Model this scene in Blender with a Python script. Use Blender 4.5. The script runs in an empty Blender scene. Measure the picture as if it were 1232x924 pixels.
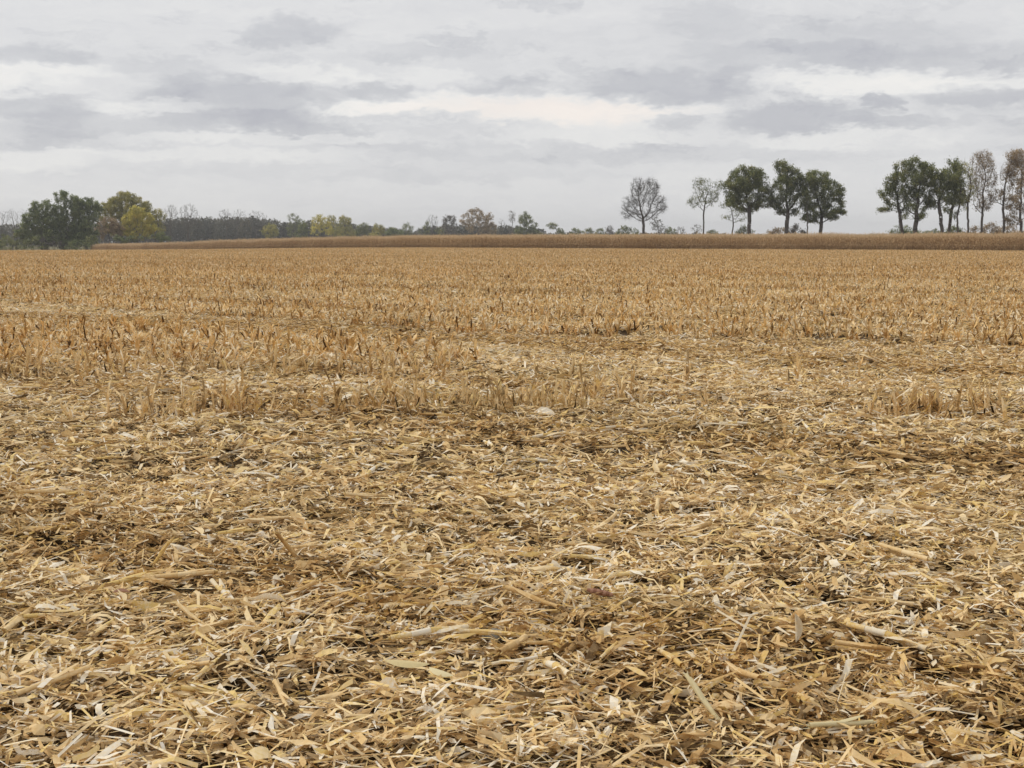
import bpy, math, random
import numpy as np
from math import radians, sin, cos, pi

# ------------------------------------------------------------------ camera
F, CX, CY = 1600.0, 616.0, 462.0          # focal length and centre in photo pixels
EYE, HOR = 1.5, 290.0
PITCH = math.atan((CY - HOR) / F)
sc = bpy.context.scene
cam_d = bpy.data.cameras.new('camera')
cam = bpy.data.objects.new('camera', cam_d)
sc.collection.objects.link(cam)
cam.location = (0, 0, EYE)
cam.rotation_euler = (pi / 2 - PITCH, 0, 0)
cam_d.sensor_width = 36
cam_d.lens = F / 1232 * 36
cam_d.clip_start = 0.05
cam_d.clip_end = 20000
sc.camera = cam


def ray(px, py):
    dx, dy = (px - CX) / F, (CY - py) / F
    return np.array([dx, cos(PITCH) + dy * sin(PITCH), -sin(PITCH) + dy * cos(PITCH)])


def at(px, py, d):                         # the point seen at a pixel, d metres away
    r = ray(px, py)
    return np.array([0, 0, EYE]) + r * (d / r[1])


def gnd(px, py):                           # the point of flat ground seen at a pixel
    r = ray(px, py)
    return (np.array([0, 0, EYE]) + r * (-EYE / r[2]))[:2]


# ------------------------------------------------------------------ light
sc.view_settings.view_transform = 'Standard'
sc.view_settings.look = 'None'
sc.view_settings.exposure = 0.08
sc.view_settings.gamma = 1.0
sc.view_settings.use_curve_mapping = False
SUN_EL, SUN_AZ = radians(42), radians(-62)          # azimuth clockwise from +Y
sun_d = bpy.data.lights.new('sun', 'SUN')
sun_d.energy = 1.5
sun_d.angle = radians(12)
sun_d.color = (1.0, 0.93, 0.80)
sun = bpy.data.objects.new('sun', sun_d)
sc.collection.objects.link(sun)
sd = np.array([sin(SUN_AZ) * cos(SUN_EL), cos(SUN_AZ) * cos(SUN_EL), sin(SUN_EL)])
import mathutils
sun.rotation_euler = mathutils.Vector(sd).to_track_quat('Z', 'Y').to_euler()

W = bpy.data.worlds.new('World')
sc.world = W
W.use_nodes = True
nt = W.node_tree
nt.nodes.clear()


class NG:
    """small helper that wires shader nodes"""
    def __init__(s, nt): s.nt = nt
    def n(s, t, **kw):
        o = s.nt.nodes.new(t)
        for k, v in kw.items(): setattr(o, k, v)
        return o
    def put(s, sock, v):
        if hasattr(v, 'is_output'): s.nt.links.new(v, sock)
        else: sock.default_value = v
    def math(s, op, a, b=None, c=None, clamp=False):
        o = s.n('ShaderNodeMath', operation=op, use_clamp=clamp)
        s.put(o.inputs[0], a)
        if b is not None: s.put(o.inputs[1], b)
        if c is not None: s.put(o.inputs[2], c)
        return o.outputs[0]
    def vec(s, op, a, b=None, c=None):
        o = s.n('ShaderNodeVectorMath', operation=op)
        s.put(o.inputs[0], a)
        if b is not None: s.put(o.inputs[1], b)
        if c is not None: s.put(o.inputs[2], c)
        return o.outputs['Value'] if op in ('LENGTH', 'DOT_PRODUCT') else o.outputs[0]
    def noise(s, v, scale, detail=3, rough=0.5, color=False):
        o = s.n('ShaderNodeTexNoise')
        if v is not None: s.put(o.inputs['Vector'], v)
        o.inputs['Scale'].default_value = scale
        o.inputs['Detail'].default_value = detail
        o.inputs['Roughness'].default_value = rough
        return o.outputs['Color' if color else 'Fac']
    def ramp(s, v, stops, interp='LINEAR'):
        o = s.n('ShaderNodeValToRGB')
        o.color_ramp.interpolation = interp
        el = o.color_ramp.elements
        while len(el) < len(stops): el.new(0.5)
        for e, (p, c) in zip(el, stops):
            e.position = p
            e.color = tuple(c) + (1,) if len(c) == 3 else c
        s.put(o.inputs[0], v)
        return o.outputs['Color']
    def mix(s, f, a, b, mode='MIX'):
        o = s.n('ShaderNodeMix', data_type='RGBA', blend_type=mode)
        s.put(o.inputs[0], f)
        s.put(o.inputs[6], a if hasattr(a, 'is_output') else tuple(a) + (1,))
        s.put(o.inputs[7], b if hasattr(b, 'is_output') else tuple(b) + (1,))
        return o.outputs[2]
    def mapr(s, v, a, b, c, d, smooth=False):
        o = s.n('ShaderNodeMapRange', interpolation_type='SMOOTHSTEP' if smooth else 'LINEAR')
        for i, x in enumerate((v, a, b, c, d)): s.put(o.inputs[i], x)
        return o.outputs[0]


g = NG(nt)
tc = g.n('ShaderNodeTexCoord')
dirv = g.vec('NORMALIZE', tc.outputs['Generated'])
sx = g.n('ShaderNodeSeparateXYZ')
g.put(sx.inputs[0], dirv)
az = g.math('ARCTAN2', sx.outputs[0], sx.outputs[1])
el = g.math('ARCSINE', g.math('MAXIMUM', sx.outputs[2], 0.0))
cp = g.n('ShaderNodeCombineXYZ')
g.put(cp.inputs[0], az); g.put(cp.inputs[1], el)
P = cp.outputs[0]
w1 = g.noise(g.vec('MULTIPLY', P, (9.0, 26.0, 1.0)), 1.0, 4, 0.55, True)
w2 = g.noise(g.vec('MULTIPLY', P, (30.0, 75.0, 1.0)), 1.0, 3, 0.6, True)
Pw = g.vec('MULTIPLY_ADD', g.vec('SUBTRACT', w1, (0.5, 0.5, 0.5)), (0.045, 0.015, 0.0), P)
Pw = g.vec('MULTIPLY_ADD', g.vec('SUBTRACT', w2, (0.5, 0.5, 0.5)), (0.05, 0.022, 0.0), Pw)
w3 = g.noise(g.vec('MULTIPLY', P, (120.0, 260.0, 1.0)), 1.0, 3, 0.6, True)
Pw = g.vec('MULTIPLY_ADD', g.vec('SUBTRACT', w3, (0.5, 0.5, 0.5)), (0.020, 0.010, 0.0), Pw)
# cloud banks, each where it hangs in the sky (photo position, half-width, half-height, darkness)
BANKS = [
    (35, 68, 75, 16, -.42), (200, 80, 75, 13, -.26), (362, 38, 70, 20, -.42), (45, 125, 75, 22, -.5),
    (165, 105, 75, 17, -.42), (290, 120, 120, 34, -.6), (345, 146, 85, 14, -.36), (460, 108, 42, 15, -.5),
    (395, 113, 50, 12, -.25), (130, 148, 130, 18, -.28), (60, 168, 150, 16, -.2), (610, 103, 70, 15, -.45),
    (800, 104, 115, 24, -.66), (895, 96, 45, 20, -.4), (950, 142, 90, 21, -.66), (1075, 146, 55, 12, -.42),
    (813, 145, 36, 11, -.5), (955, 109, 24, 9, -.45), (1053, 122, 22, 11, -.5), (1185, 119, 85, 18, -.6),
    (1200, 153, 85, 14, -.3), (850, 22, 80, 26, -.25), (1050, 44, 150, 24, -.3), (1160, 70, 180, 20, -.42),
    (930, 66, 130, 20, -.26), (510, 143, 90, 6, -.32), (500, 62, 90, 12, -.22), (440, 166, 200, 16, -.22),
    (620, 185, 190, 15, -.2), (480, 208, 320, 12, -.16), (860, 186, 240, 13, -.2), (690, 60, 240, 28, -.12),
    (60, 97, 140, 17, .42), (360, 88, 80, 9, .32), (590, 128, 250, 20, .5), (750, 140, 140, 17, .36),
    (1010, 97, 170, 18, .34), (1130, 96, 190, 20, .26), (1060, 166, 150, 12, .3), (190, 126, 90, 10, .42),
    (40, 190, 90, 15, .36), (320, 167, 190, 9, .34), (500, 92, 90, 12, .3), (450, 128, 70, 11, .3),
    (240, 187, 160, 9, .26), (700, 165, 160, 9, .22)]
tot = None
for (bx, by, rx, ry, amp) in BANKS:
    r = ray(bx, by)
    a0, e0 = math.atan2(r[0], r[1]), math.asin(r[2] / np.linalg.norm(r))
    iw, ih = F / (rx * 1.12), F / (ry * 1.12)
    q = g.vec('LENGTH', g.vec('MULTIPLY_ADD', Pw, (iw, ih, 0), (-a0 * iw, -e0 * ih, 0)))
    m = g.mapr(q, 0.45, 1.1, amp, 0.0, True)
    tot = m if tot is None else g.math('ADD', tot, m)
# streaky stratus everywhere, and broken cloud overhead and behind
s1 = g.noise(g.vec('MULTIPLY', Pw, (3.2, 24.0, 1.0)), 1.0, 5, 0.55)
s2 = g.noise(g.vec('MULTIPLY', Pw, (12.0, 70.0, 1.0)), 1.0, 4, 0.6)
v = g.math('ADD', g.math('MULTIPLY', g.math('SUBTRACT', s1, 0.5), 0.7), g.math('MULTIPLY', g.math('SUBTRACT', s2, 0.5), 0.5))
s3 = g.noise(g.vec('MULTIPLY', Pw, (13.0, 46.0, 1.0)), 1.0, 6, 0.62)
brk = g.math('MULTIPLY', g.mapr(s3, 0.53, 0.66, 0.0, -0.24, True), g.mapr(el, 0.03, 0.07, 0.0, 1.0, True))
s4 = g.noise(g.vec('MULTIPLY', Pw, (60.0, 190.0, 1.0)), 1.0, 4, 0.6)
brk = g.math('ADD', brk, g.math('MULTIPLY', g.math('SUBTRACT', s4, 0.5), 0.24))
v = g.math('ADD', g.math('ADD', v, brk), tot)
v = g.math('ADD', g.math('MULTIPLY', v, 0.55), 0.55, clamp=True)
cloud = g.ramp(v, [(0.0, (0.46, 0.465, 0.51)), (0.3, (0.575, 0.58, 0.605)), (0.52, (0.71, 0.71, 0.72)),
                   (0.74, (0.81, 0.805, 0.795)), (1.0, (0.92, 0.895, 0.86))])
r = ray(660, 132)
a0, e0 = math.atan2(r[0], r[1]), math.asin(r[2] / np.linalg.norm(r))
iw, ih = F / 260, F / 24
q = g.vec('LENGTH', g.vec('MULTIPLY_ADD', Pw, (iw, ih, 0), (-a0 * iw, -e0 * ih, 0)))
pk = g.mapr(q, 0.1, 1.1, 0.5, 0.0, True)
cloud = g.mix(g.math('MULTIPLY', pk, g.mapr(v, 0.5, 0.8, 0.0, 1.0)), cloud, (0.93, 0.82, 0.75))
sky = g.n('ShaderNodeTexSky', sky_type='NISHITA', sun_disc=False)
sky.sun_elevation = SUN_EL
sky.sun_rotation = SUN_AZ
bg1 = g.n('ShaderNodeBackground'); g.put(bg1.inputs[0], sky.outputs[0]); bg1.inputs[1].default_value = 0.08
bg2 = g.n('ShaderNodeBackground'); g.put(bg2.inputs[0], cloud); bg2.inputs[1].default_value = 1.0
ms = g.n('ShaderNodeMixShader'); ms.inputs[0].default_value = 0.95
g.nt.links.new(bg1.outputs[0], ms.inputs[1]); g.nt.links.new(bg2.outputs[0], ms.inputs[2])
wo = g.n('ShaderNodeOutputWorld'); g.nt.links.new(ms.outputs[0], wo.inputs[0])

# ------------------------------------------------------------------ helpers
col = sc.collection
rng = np.random.default_rng(7)


def tag(o, label=None, cat=None, group=None, kind=None):
    if label: o['label'] = label
    if cat: o['category'] = cat
    if group: o['group'] = group
    if kind: o['kind'] = kind
    return o


def make_mesh(name, verts, quads=None, tris=None, tint=None, mat=None, smooth=False, tall=None):
    """fast mesh from arrays; tint = one float per vertex"""
    me = bpy.data.meshes.new(name)
    verts = np.asarray(verts, dtype=np.float32).reshape(-1, 3)
    nq = 0 if quads is None else len(quads)
    ntr = 0 if tris is None else len(tris)
    me.vertices.add(len(verts))
    me.vertices.foreach_set('co', verts.ravel())
    idx = []
    if nq: idx.append(np.asarray(quads, dtype=np.int32).ravel())
    if ntr: idx.append(np.asarray(tris, dtype=np.int32).ravel())
    idx = np.concatenate(idx)
    me.loops.add(len(idx))
    me.loops.foreach_set('vertex_index', idx)
    me.polygons.add(nq + ntr)
    starts = np.concatenate([np.arange(nq) * 4, nq * 4 + np.arange(ntr) * 3]).astype(np.int32)
    me.polygons.foreach_set('loop_start', starts)
    me.polygons.foreach_set('use_smooth', np.full(nq + ntr, smooth))
    me.update(calc_edges=True)
    for nm, arr in (('tint', tint), ('tall', tall)):
        if arr is not None:
            a = me.attributes.new(nm, 'FLOAT', 'POINT')
            a.data.foreach_set('value', np.asarray(arr, dtype=np.float32))
    if mat: me.materials.append(mat)
    return me


def link(name, me, parent=None, loc=(0, 0, 0), rot=(0, 0, 0), scale=1.0):
    o = bpy.data.objects.new(name, me)
    col.objects.link(o)
    o.location = loc; o.rotation_euler = rot; o.scale = (scale,) * 3
    if parent: o.parent = parent
    return o


def hsh(ix, iy, seed):
    h = (ix * 374761393 + iy * 668265263 + seed * 1442695041) & 0xffffffff
    h = ((h ^ (h >> 13)) * 1274126177) & 0xffffffff
    return ((h ^ (h >> 16)) & 0xffff) / 65535.0


def vnoise(x, y, seed=0):
    x = np.asarray(x, dtype=np.float64); y = np.asarray(y, dtype=np.float64)
    ix = np.floor(x).astype(np.int64); iy = np.floor(y).astype(np.int64)
    fx = x - ix; fy = y - iy
    fx = fx * fx * (3 - 2 * fx); fy = fy * fy * (3 - 2 * fy)
    a = hsh(ix, iy, seed); b = hsh(ix + 1, iy, seed); c = hsh(ix, iy + 1, seed); d = hsh(ix + 1, iy + 1, seed)
    return (a * (1 - fx) + b * fx) * (1 - fy) + (c * (1 - fx) + d * fx) * fy


def sstep(x, a, b):
    t = np.clip((np.asarray(x, dtype=np.float64) - a) / (b - a), 0, 1)
    return t * t * (3 - 2 * t)


def broad(x, y):                           # the lie of the land
    x = np.asarray(x, dtype=np.float64); y = np.asarray(y, dtype=np.float64)
    z = -2.15 * sstep(y, 140, 430) * sstep(-x, 5, 135)
    z = z - 0.9 * sstep(y, 430, 900) * (1 - sstep(-x, 60, 160) * 0.6)
    return z


def height(x, y):                          # land plus the small humps of the near field
    x = np.asarray(x, dtype=np.float64); y = np.asarray(y, dtype=np.float64)
    n = (vnoise(x * 1.1, y * 1.1, 3) - .5) * .03 + (vnoise(x * 2.7, y * 2.7, 5) - .5) * .03 + (vnoise(x * 6.1, y * 6.1, 6) - .5) * .035 + (vnoise(x * 0.35, y * 0.35, 9) - .5) * .04
    return broad(x, y) + n * (1 - sstep(np.hypot(x, y), 12, 17))


# ------------------------------------------------------------------ materials
def new_mat(name):
    m = bpy.data.materials.new(name)
    m.use_nodes = True
    nt = m.node_tree
    b = nt.nodes['Principled BSDF']
    return m, NG(nt), b


def residue_mat(name, stops, spec=0.12, rough=0.7, trans=0.0, patch=0.25, patch_col=(0.42, 0.30, 0.10)):
    m, g, b = new_mat(name)
    at_ = g.n('ShaderNodeAttribute', attribute_name='tint')
    tcn = g.n('ShaderNodeTexCoord')
    geo = g.n('ShaderNodeNewGeometry')
    pos = geo.outputs['Position']
    fine = g.noise(tcn.outputs['Object'], 70.0, 3, 0.6)
    big = g.noise(pos, 0.55, 3, 0.6)
    t = g.math('ADD', at_.outputs['Fac'], g.math('MULTIPLY', g.math('SUBTRACT', fine, 0.5), 0.28), clamp=True)
    c = g.ramp(t, stops)
    c = g.mix(g.mapr(big, 0.5, 0.68, 0.0, patch, True), c, patch_col, 'MIX')
    rot = g.n('ShaderNodeVectorRotate', rotation_type='Z_AXIS'); g.put(rot.inputs['Vector'], pos); rot.inputs['Angle'].default_value = radians(33)
    wide = g.noise(g.vec('MULTIPLY', rot.outputs[0], (0.035, 0.42, 0.0)), 1.0, 3, 0.6)
    c = g.mix(g.mapr(wide, 0.46, 0.62, 0.0, patch * 2.4, True), c, g.mix(0.5, c, patch_col), 'MULTIPLY')
    b.inputs['Roughness'].default_value = rough
    b.inputs['Specular IOR Level'].default_value = spec
    g.put(b.inputs['Base Color'], c)
    if trans:
        tr = g.n('ShaderNodeBsdfTranslucent')
        g.put(tr.inputs[0], c)
        mx = g.n('ShaderNodeMixShader'); mx.inputs[0].default_value = trans
        g.nt.links.new(b.outputs[0], mx.inputs[1]); g.nt.links.new(tr.outputs[0], mx.inputs[2])
        g.nt.links.new(mx.outputs[0], g.nt.nodes['Material Output'].inputs[0])
    return m


RES = [(0.0, (0.045, 0.026, 0.010)), (0.18, (0.160, 0.097, 0.039)), (0.31, (0.350, 0.241, 0.125)), (0.42, (0.580, 0.374, 0.161)), (0.57, (0.810, 0.580, 0.281)),
       (0.72, (0.950, 0.767, 0.479)), (0.86, (0.840, 0.610, 0.218)), (0.92, (0.940, 0.787, 0.521)), (1.0, (0.970, 0.905, 0.771))]
M_RES = residue_mat('dry_corn_residue', RES, trans=0.12)
STUB = [(0.0, (0.080, 0.039, 0.014)), (0.20, (0.330, 0.187, 0.064)), (0.46, (0.760, 0.490, 0.192)), (0.68, (0.950, 0.691, 0.343)),
        (1.0, (0.970, 0.850, 0.620))]
M_STUB = residue_mat('dry_corn_stubble', STUB, trans=0.12, patch=0.2, patch_col=(0.40, 0.24, 0.09))
CORN = [(0.0, (0.16, 0.095, 0.045)), (0.35, (0.44, 0.285, 0.14)), (0.7, (0.68, 0.48, 0.27)), (1.0, (0.90, 0.74, 0.50))]
M_CORN = residue_mat('standing_dead_corn', CORN, trans=0.1, patch=0.15, patch_col=(0.3, 0.19, 0.10))


def soil_mat():
    m, g, b = new_mat('soil_and_chaff')
    geo = g.n('ShaderNodeNewGeometry')
    pos = geo.outputs['Position']
    n1 = g.noise(pos, 9.0, 6, 0.65)
    n2 = g.noise(g.vec('MULTIPLY', pos, (60.0, 150.0, 30.0)), 1.0, 3, 0.6)
    n3 = g.noise(pos, 0.12, 4, 0.6)
    t = g.math('ADD', g.math('MULTIPLY', n1, 0.5), g.math('MULTIPLY', n2, 0.5))
    near = g.ramp(t, [(0.40, (0.035, 0.022, 0.012)), (0.54, (0.10, 0.065, 0.033)), (0.64, (0.22, 0.145, 0.07)), (0.74, (0.42, 0.30, 0.15))])
    sp = g.n('ShaderNodeSeparateXYZ'); g.put(sp.inputs[0], pos)
    wild = g.ramp(n3, [(0.4, (0.10, 0.105, 0.04)), (0.6, (0.20, 0.16, 0.08))])
    f = g.mapr(sp.outputs[1], 480, 620, 0.0, 1.0, True)
    g.put(b.inputs['Base Color'], g.mix(f, near, wild))
    b.inputs['Roughness'].default_value = 0.9
    b.inputs['Specular IOR Level'].default_value = 0.1
    bp = g.n('ShaderNodeBump'); bp.inputs['Strength'].default_value = 0.6; bp.inputs['Distance'].default_value = 0.02
    g.put(bp.inputs['Height'], n1); g.put(b.inputs['Normal'], bp.outputs[0])
    return m


def leaf_mat(name, stops):
    m, g, b = new_mat(name)
    at_ = g.n('ShaderNodeAttribute', attribute_name='tint')
    c = g.ramp(at_.outputs['Fac'], stops)
    g.put(b.inputs['Base Color'], c)
    b.inputs['Roughness'].default_value = 0.55
    b.inputs['Specular IOR Level'].default_value = 0.3
    tr = g.n('ShaderNodeBsdfTranslucent'); g.put(tr.inputs[0], c)
    mx = g.n('ShaderNodeMixShader'); mx.inputs[0].default_value = 0.38
    g.nt.links.new(b.outputs[0], mx.inputs[1]); g.nt.links.new(tr.outputs[0], mx.inputs[2])
    g.nt.links.new(mx.outputs[0], g.nt.nodes['Material Output'].inputs[0])
    return m


def bark_mat():
    m, g, b = new_mat('bark')
    tcn = g.n('ShaderNodeTexCoord')
    n = g.noise(g.vec('MULTIPLY', tcn.outputs['Object'], (4, 4, 0.8)), 3.0, 4, 0.6)
    g.put(b.inputs['Base Color'], g.ramp(n, [(0.35, (0.075, 0.062, 0.052)), (0.65, (0.19, 0.16, 0.135))]))
    b.inputs['Roughness'].default_value = 0.9
    return m


M_SOIL = soil_mat()
M_BARK = bark_mat()
LEAVES = {
    'oak': leaf_mat('oak_leaves', [(0.0, (0.10, 0.115, 0.045)), (0.5, (0.22, 0.245, 0.09)), (0.8, (0.34, 0.345, 0.125)), (1.0, (0.45, 0.38, 0.16))]),
    'green': leaf_mat('green_leaves', [(0.0, (0.12, 0.155, 0.07)), (0.5, (0.25, 0.29, 0.125)), (1.0, (0.40, 0.42, 0.17))]),
    'yellow': leaf_mat('yellow_leaves', [(0.0, (0.38, 0.36, 0.07)), (0.5, (0.70, 0.63, 0.16)), (1.0, (0.88, 0.74, 0.22))]),
    'olive': leaf_mat('olive_leaves', [(0.0, (0.22, 0.22, 0.07)), (0.5, (0.45, 0.42, 0.13)), (1.0, (0.64, 0.53, 0.18))]),
    'brown': leaf_mat('brown_leaves', [(0.0, (0.22, 0.165, 0.105)), (0.5, (0.46, 0.35, 0.215)), (1.0, (0.62, 0.48, 0.30))]),
    'orange': leaf_mat('orange_leaves', [(0.0, (0.2, 0.12, 0.035)), (0.5, (0.42, 0.25, 0.08)), (1.0, (0.6, 0.38, 0.14))]),
    'wood': leaf_mat('hazy_wood_leaves', [(0.0, (0.07, 0.07, 0.05)), (0.5, (0.14, 0.135, 0.095)), (1.0, (0.24, 0.21, 0.14))]),
    'grey': leaf_mat('grey_twigs', [(0.0, (0.12, 0.108, 0.095)), (0.5, (0.21, 0.19, 0.165)), (1.0, (0.30, 0.265, 0.22))]),
}

# ------------------------------------------------------------------ ground, one sheet to the horizon
def axis(n, near, far):
    t = np.linspace(0, 1, n)
    return near * n * t + (far - near * n) * t ** 5


xs = axis(120, 0.12, 2600); xs = np.concatenate([-xs[:0:-1], xs])
ys = np.concatenate([-axis(40, 0.3, 900)[:0:-1], axis(190, 0.10, 3200)])
gx, gy = np.meshgrid(xs, ys)
gz = height(gx, gy) - 0.012
nx, ny = len(xs), len(ys)
ii = (np.arange(ny - 1)[:, None] * nx + np.arange(nx - 1)[None, :]).ravel()
gq = np.stack([ii, ii + 1, ii + 1 + nx, ii + nx], 1)
o = link('ground', make_mesh('ground', np.stack([gx, gy, gz], -1), quads=gq, mat=M_SOIL, smooth=True))
tag(o, kind='structure')


# ------------------------------------------------------------------ residue pieces (vectorised)
def strips(pos, yaw, pitch, length, width, curl, twist, cup, tint, seg=3, wide=2, taper=0.35, roll=None, cut=False):
    """curved dry ribbons; every argument an array of n; returns verts, quads, tint"""
    n = len(length)
    t = np.linspace(-0.5, 0.5, seg + 1)
    s = np.linspace(-0.5, 0.5, wide)
    L = length[:, None, None]; Wd = width[:, None, None]
    T = t[None, :, None]; S = s[None, None, :]
    if cut:          # torn pieces: uneven width, slanted ends
        ra = np.random.default_rng(n + 5)
        tpr = np.clip(taper + ra.normal(0, .28, n), .08, 1)[:, None, None]
        tap = 1 - (1 - tpr) * np.clip(np.abs(2 * T + ra.normal(0, .35, n)[:, None, None]), 0, 1.15) ** 2.5
        tap = np.maximum(tap, .06)
        x = L * T * np.ones_like(S) + Wd * S * ra.normal(0, .8, n)[:, None, None]
    else:
        tap = 1 - (1 - taper) * np.abs(2 * T) ** 2.2
        x = L * T * np.ones_like(S)
    y = Wd * S * tap
    bend = curl[:, None, None] * L * (0.25 - T ** 2)
    z = bend + (cup[:, None, None] * Wd * (np.abs(S) * 2) ** 2 * tap)
    y = y + (curl[:, None, None] * 0.5 * L * (T ** 2 - 0.1)) * np.sign(tint[:, None, None] - 0.5)
    a = (twist[:, None, None] * T) + (0 if roll is None else roll[:, None, None])
    y2 = y * np.cos(a) - z * np.sin(a)
    z2 = y * np.sin(a) + z * np.cos(a)
    cp_, sp_ = np.cos(pitch)[:, None, None], np.sin(pitch)[:, None, None]
    x3 = x * cp_ - z2 * sp_
    z3 = x * sp_ + z2 * cp_
    cy_, sy_ = np.cos(yaw)[:, None, None], np.sin(yaw)[:, None, None]
    X = x3 * cy_ - y2 * sy_ + pos[:, 0][:, None, None]
    Y = x3 * sy_ + y2 * cy_ + pos[:, 1][:, None, None]
    Z = z3 + pos[:, 2][:, None, None]
    V = np.stack([X, Y, Z], -1).reshape(-1, 3)
    k = (seg + 1) * wide
    base = (np.arange(n) * k)[:, None, None]
    i = (np.arange(seg)[:, None] * wide + np.arange(wide - 1)[None, :])[None]
    q = base + i
    Q = np.stack([q, q + 1, q + 1 + wide, q + wide], -1).reshape(-1, 4)
    tt = np.repeat(tint, k)
    return V, Q, tt


def rods(p0, p1, r0, r1, sides, tint):
    """tapered prisms from p0 to p1"""
    n = len(p0)
    d = p1 - p0
    d = d / (np.linalg.norm(d, axis=1, keepdims=True) + 1e-9)
    ref = np.where(np.abs(d[:, 2:3]) > 0.9, np.array([[1.0, 0, 0]]), np.array([[0, 0, 1.0]]))
    a = np.cross(d, ref); a /= np.linalg.norm(a, axis=1, keepdims=True) + 1e-9
    b = np.cross(d, a)
    ang = np.arange(sides) * 2 * pi / sides
    ring = a[:, None, :] * np.cos(ang)[None, :, None] + b[:, None, :] * np.sin(ang)[None, :, None]
    v0 = p0[:, None, :] + ring * np.asarray(r0).reshape(-1, 1, 1)
    v1 = p1[:, None, :] + ring * np.asarray(r1).reshape(-1, 1, 1)
    V = np.concatenate([v0, v1], 1).reshape(-1, 3)
    base = (np.arange(n) * 2 * sides)[:, None]
    j = np.arange(sides)[None]
    j2 = (np.arange(sides)[None] + 1) % sides
    Q = np.stack([base + j, base + j2, base + sides + j2, base + sides + j], -1).reshape(-1, 4)
    return V, Q, np.repeat(tint, 2 * sides)


class Acc:
    def __init__(s): s.v, s.q, s.t, s.k = [], [], [], 0
    def add(s, vqt):
        v, q, t = vqt
        s.v.append(v); s.q.append(q + s.k); s.t.append(t); s.k += len(v)
    def mesh(s, name, mat, smooth=False):
        return make_mesh(name, np.concatenate(s.v), quads=np.concatenate(s.q), tint=np.concatenate(s.t), mat=mat, smooth=smooth)


def tints(r, n, mean=0.5, sd=0.2):
    return np.clip(r.normal(mean, sd, n), 0.02, 0.98)


def litter(acc, r, P2, zfun, size=1.0, mix=(0.46, 0.34, 0.20), lift=0.03, bias=0.0):
    """scatter chopped leaf, straw and chip pieces at the plan points P2"""
    gap = vnoise(P2[:, 0] * 9.3, P2[:, 1] * 9.3, 41) * .75 + vnoise(P2[:, 0] * 3.1, P2[:, 1] * 3.1, 42) * .25
    P2 = P2[r.random(len(P2)) < .32 + 1.5 * sstep(gap, .22, .66)]
    n = len(P2)
    pile = vnoise(P2[:, 0] * 9.3, P2[:, 1] * 9.3, 41) * .035 * min(size, 1.2)
    kind = r.choice(3, n, p=mix)
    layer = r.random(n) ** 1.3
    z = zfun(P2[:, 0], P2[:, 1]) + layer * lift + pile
    tone = np.clip((vnoise(P2[:, 0] * 1.6, P2[:, 1] * 1.6, 21) - 0.5) * 0.22 + (layer - 0.5) * 0.55, -0.35, 0.35) + bias  # patchy tone, plus gap shade painted in: lower-lying pieces tinted darker
    grain = vnoise(P2[:, 0] * .9, P2[:, 1] * .9, 51) * 5 + vnoise(P2[:, 0] * 3.2, P2[:, 1] * 3.2, 52) * 2.5
    yaw = np.where(r.random(n) < .25, grain + r.normal(0, .5, n), r.random(n) * 2 * pi)
    for k in range(3):
        m = kind == k
        c = int(m.sum())
        if not c: continue
        pos = np.stack([P2[m, 0], P2[m, 1], z[m]], 1)
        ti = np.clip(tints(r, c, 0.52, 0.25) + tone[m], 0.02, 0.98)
        if k == 0:      # torn leaf strips, arched and twisted
            L = r.gamma(2.4, 0.027, c) * size + 0.018
            w = (0.004 + r.gamma(1.7, 0.0054, c)) * size
            acc.add(strips(pos, yaw[m], r.normal(0, 0.26, c), L, w, r.normal(0.15, 0.4, c), r.normal(0, 1.5, c), r.uniform(-.3, .5, c), ti, 3, 2, 0.5, r.normal(0, 0.7, c), True))
        elif k == 1:    # straight straws and shredded stalk
            L = r.gamma(2.0, 0.040, c) * size + 0.022
            w = r.uniform(0.004, 0.0125, c) * size
            acc.add(strips(pos, yaw[m], r.normal(0, 0.17, c), L, w, r.normal(0.0, 0.08, c), r.normal(0, 0.3, c), r.uniform(.3, .9, c), ti, 1, 2, 0.8, r.normal(0, 0.4, c), True))
        else:           # chips and husk scraps
            L = r.uniform(0.014, 0.05, c) * size
            w = L * r.uniform(0.22, 0.65, c)
            acc.add(strips(pos, yaw[m], r.normal(0, 0.3, c), L, w, r.normal(0.1, 0.3, c), r.normal(0, 0.4, c), r.uniform(-.2, .3, c), np.clip(ti + 0.06, 0, .98), 2, 2, 0.6, r.normal(0, 0.45, c), True))


# near field: unique pieces from the camera's feet to 13 m
r = np.random.default_rng(11)
NEAR0, NEAR1 = 3.2, 13.5


def wedge_points(r, n, y0, y1, half=0.46, side=1.2, power=1.0):
    """plan points inside the view wedge plus a margin"""
    out = []
    have = 0
    while have < n:
        y = y0 + (y1 - y0) * r.random(n * 2) ** power
        hw = y * half + side
        x = (r.random(n * 2) * 2 - 1) * (y1 * half + side)
        keep = np.abs(x) < hw
        p = np.stack([x[keep], y[keep]], 1)
        out.append(p); have += len(p)
    return np.concatenate(out)[:n]


acc = Acc()
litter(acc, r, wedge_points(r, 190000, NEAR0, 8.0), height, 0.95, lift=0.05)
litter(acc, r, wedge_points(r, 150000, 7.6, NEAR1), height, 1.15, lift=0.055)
near_obj = link('corn_residue', acc.mesh('corn_residue', M_RES))
tag(near_obj, 'chopped dry corn leaves and straw covering the near ground', 'corn residue', kind='stuff')


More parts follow.
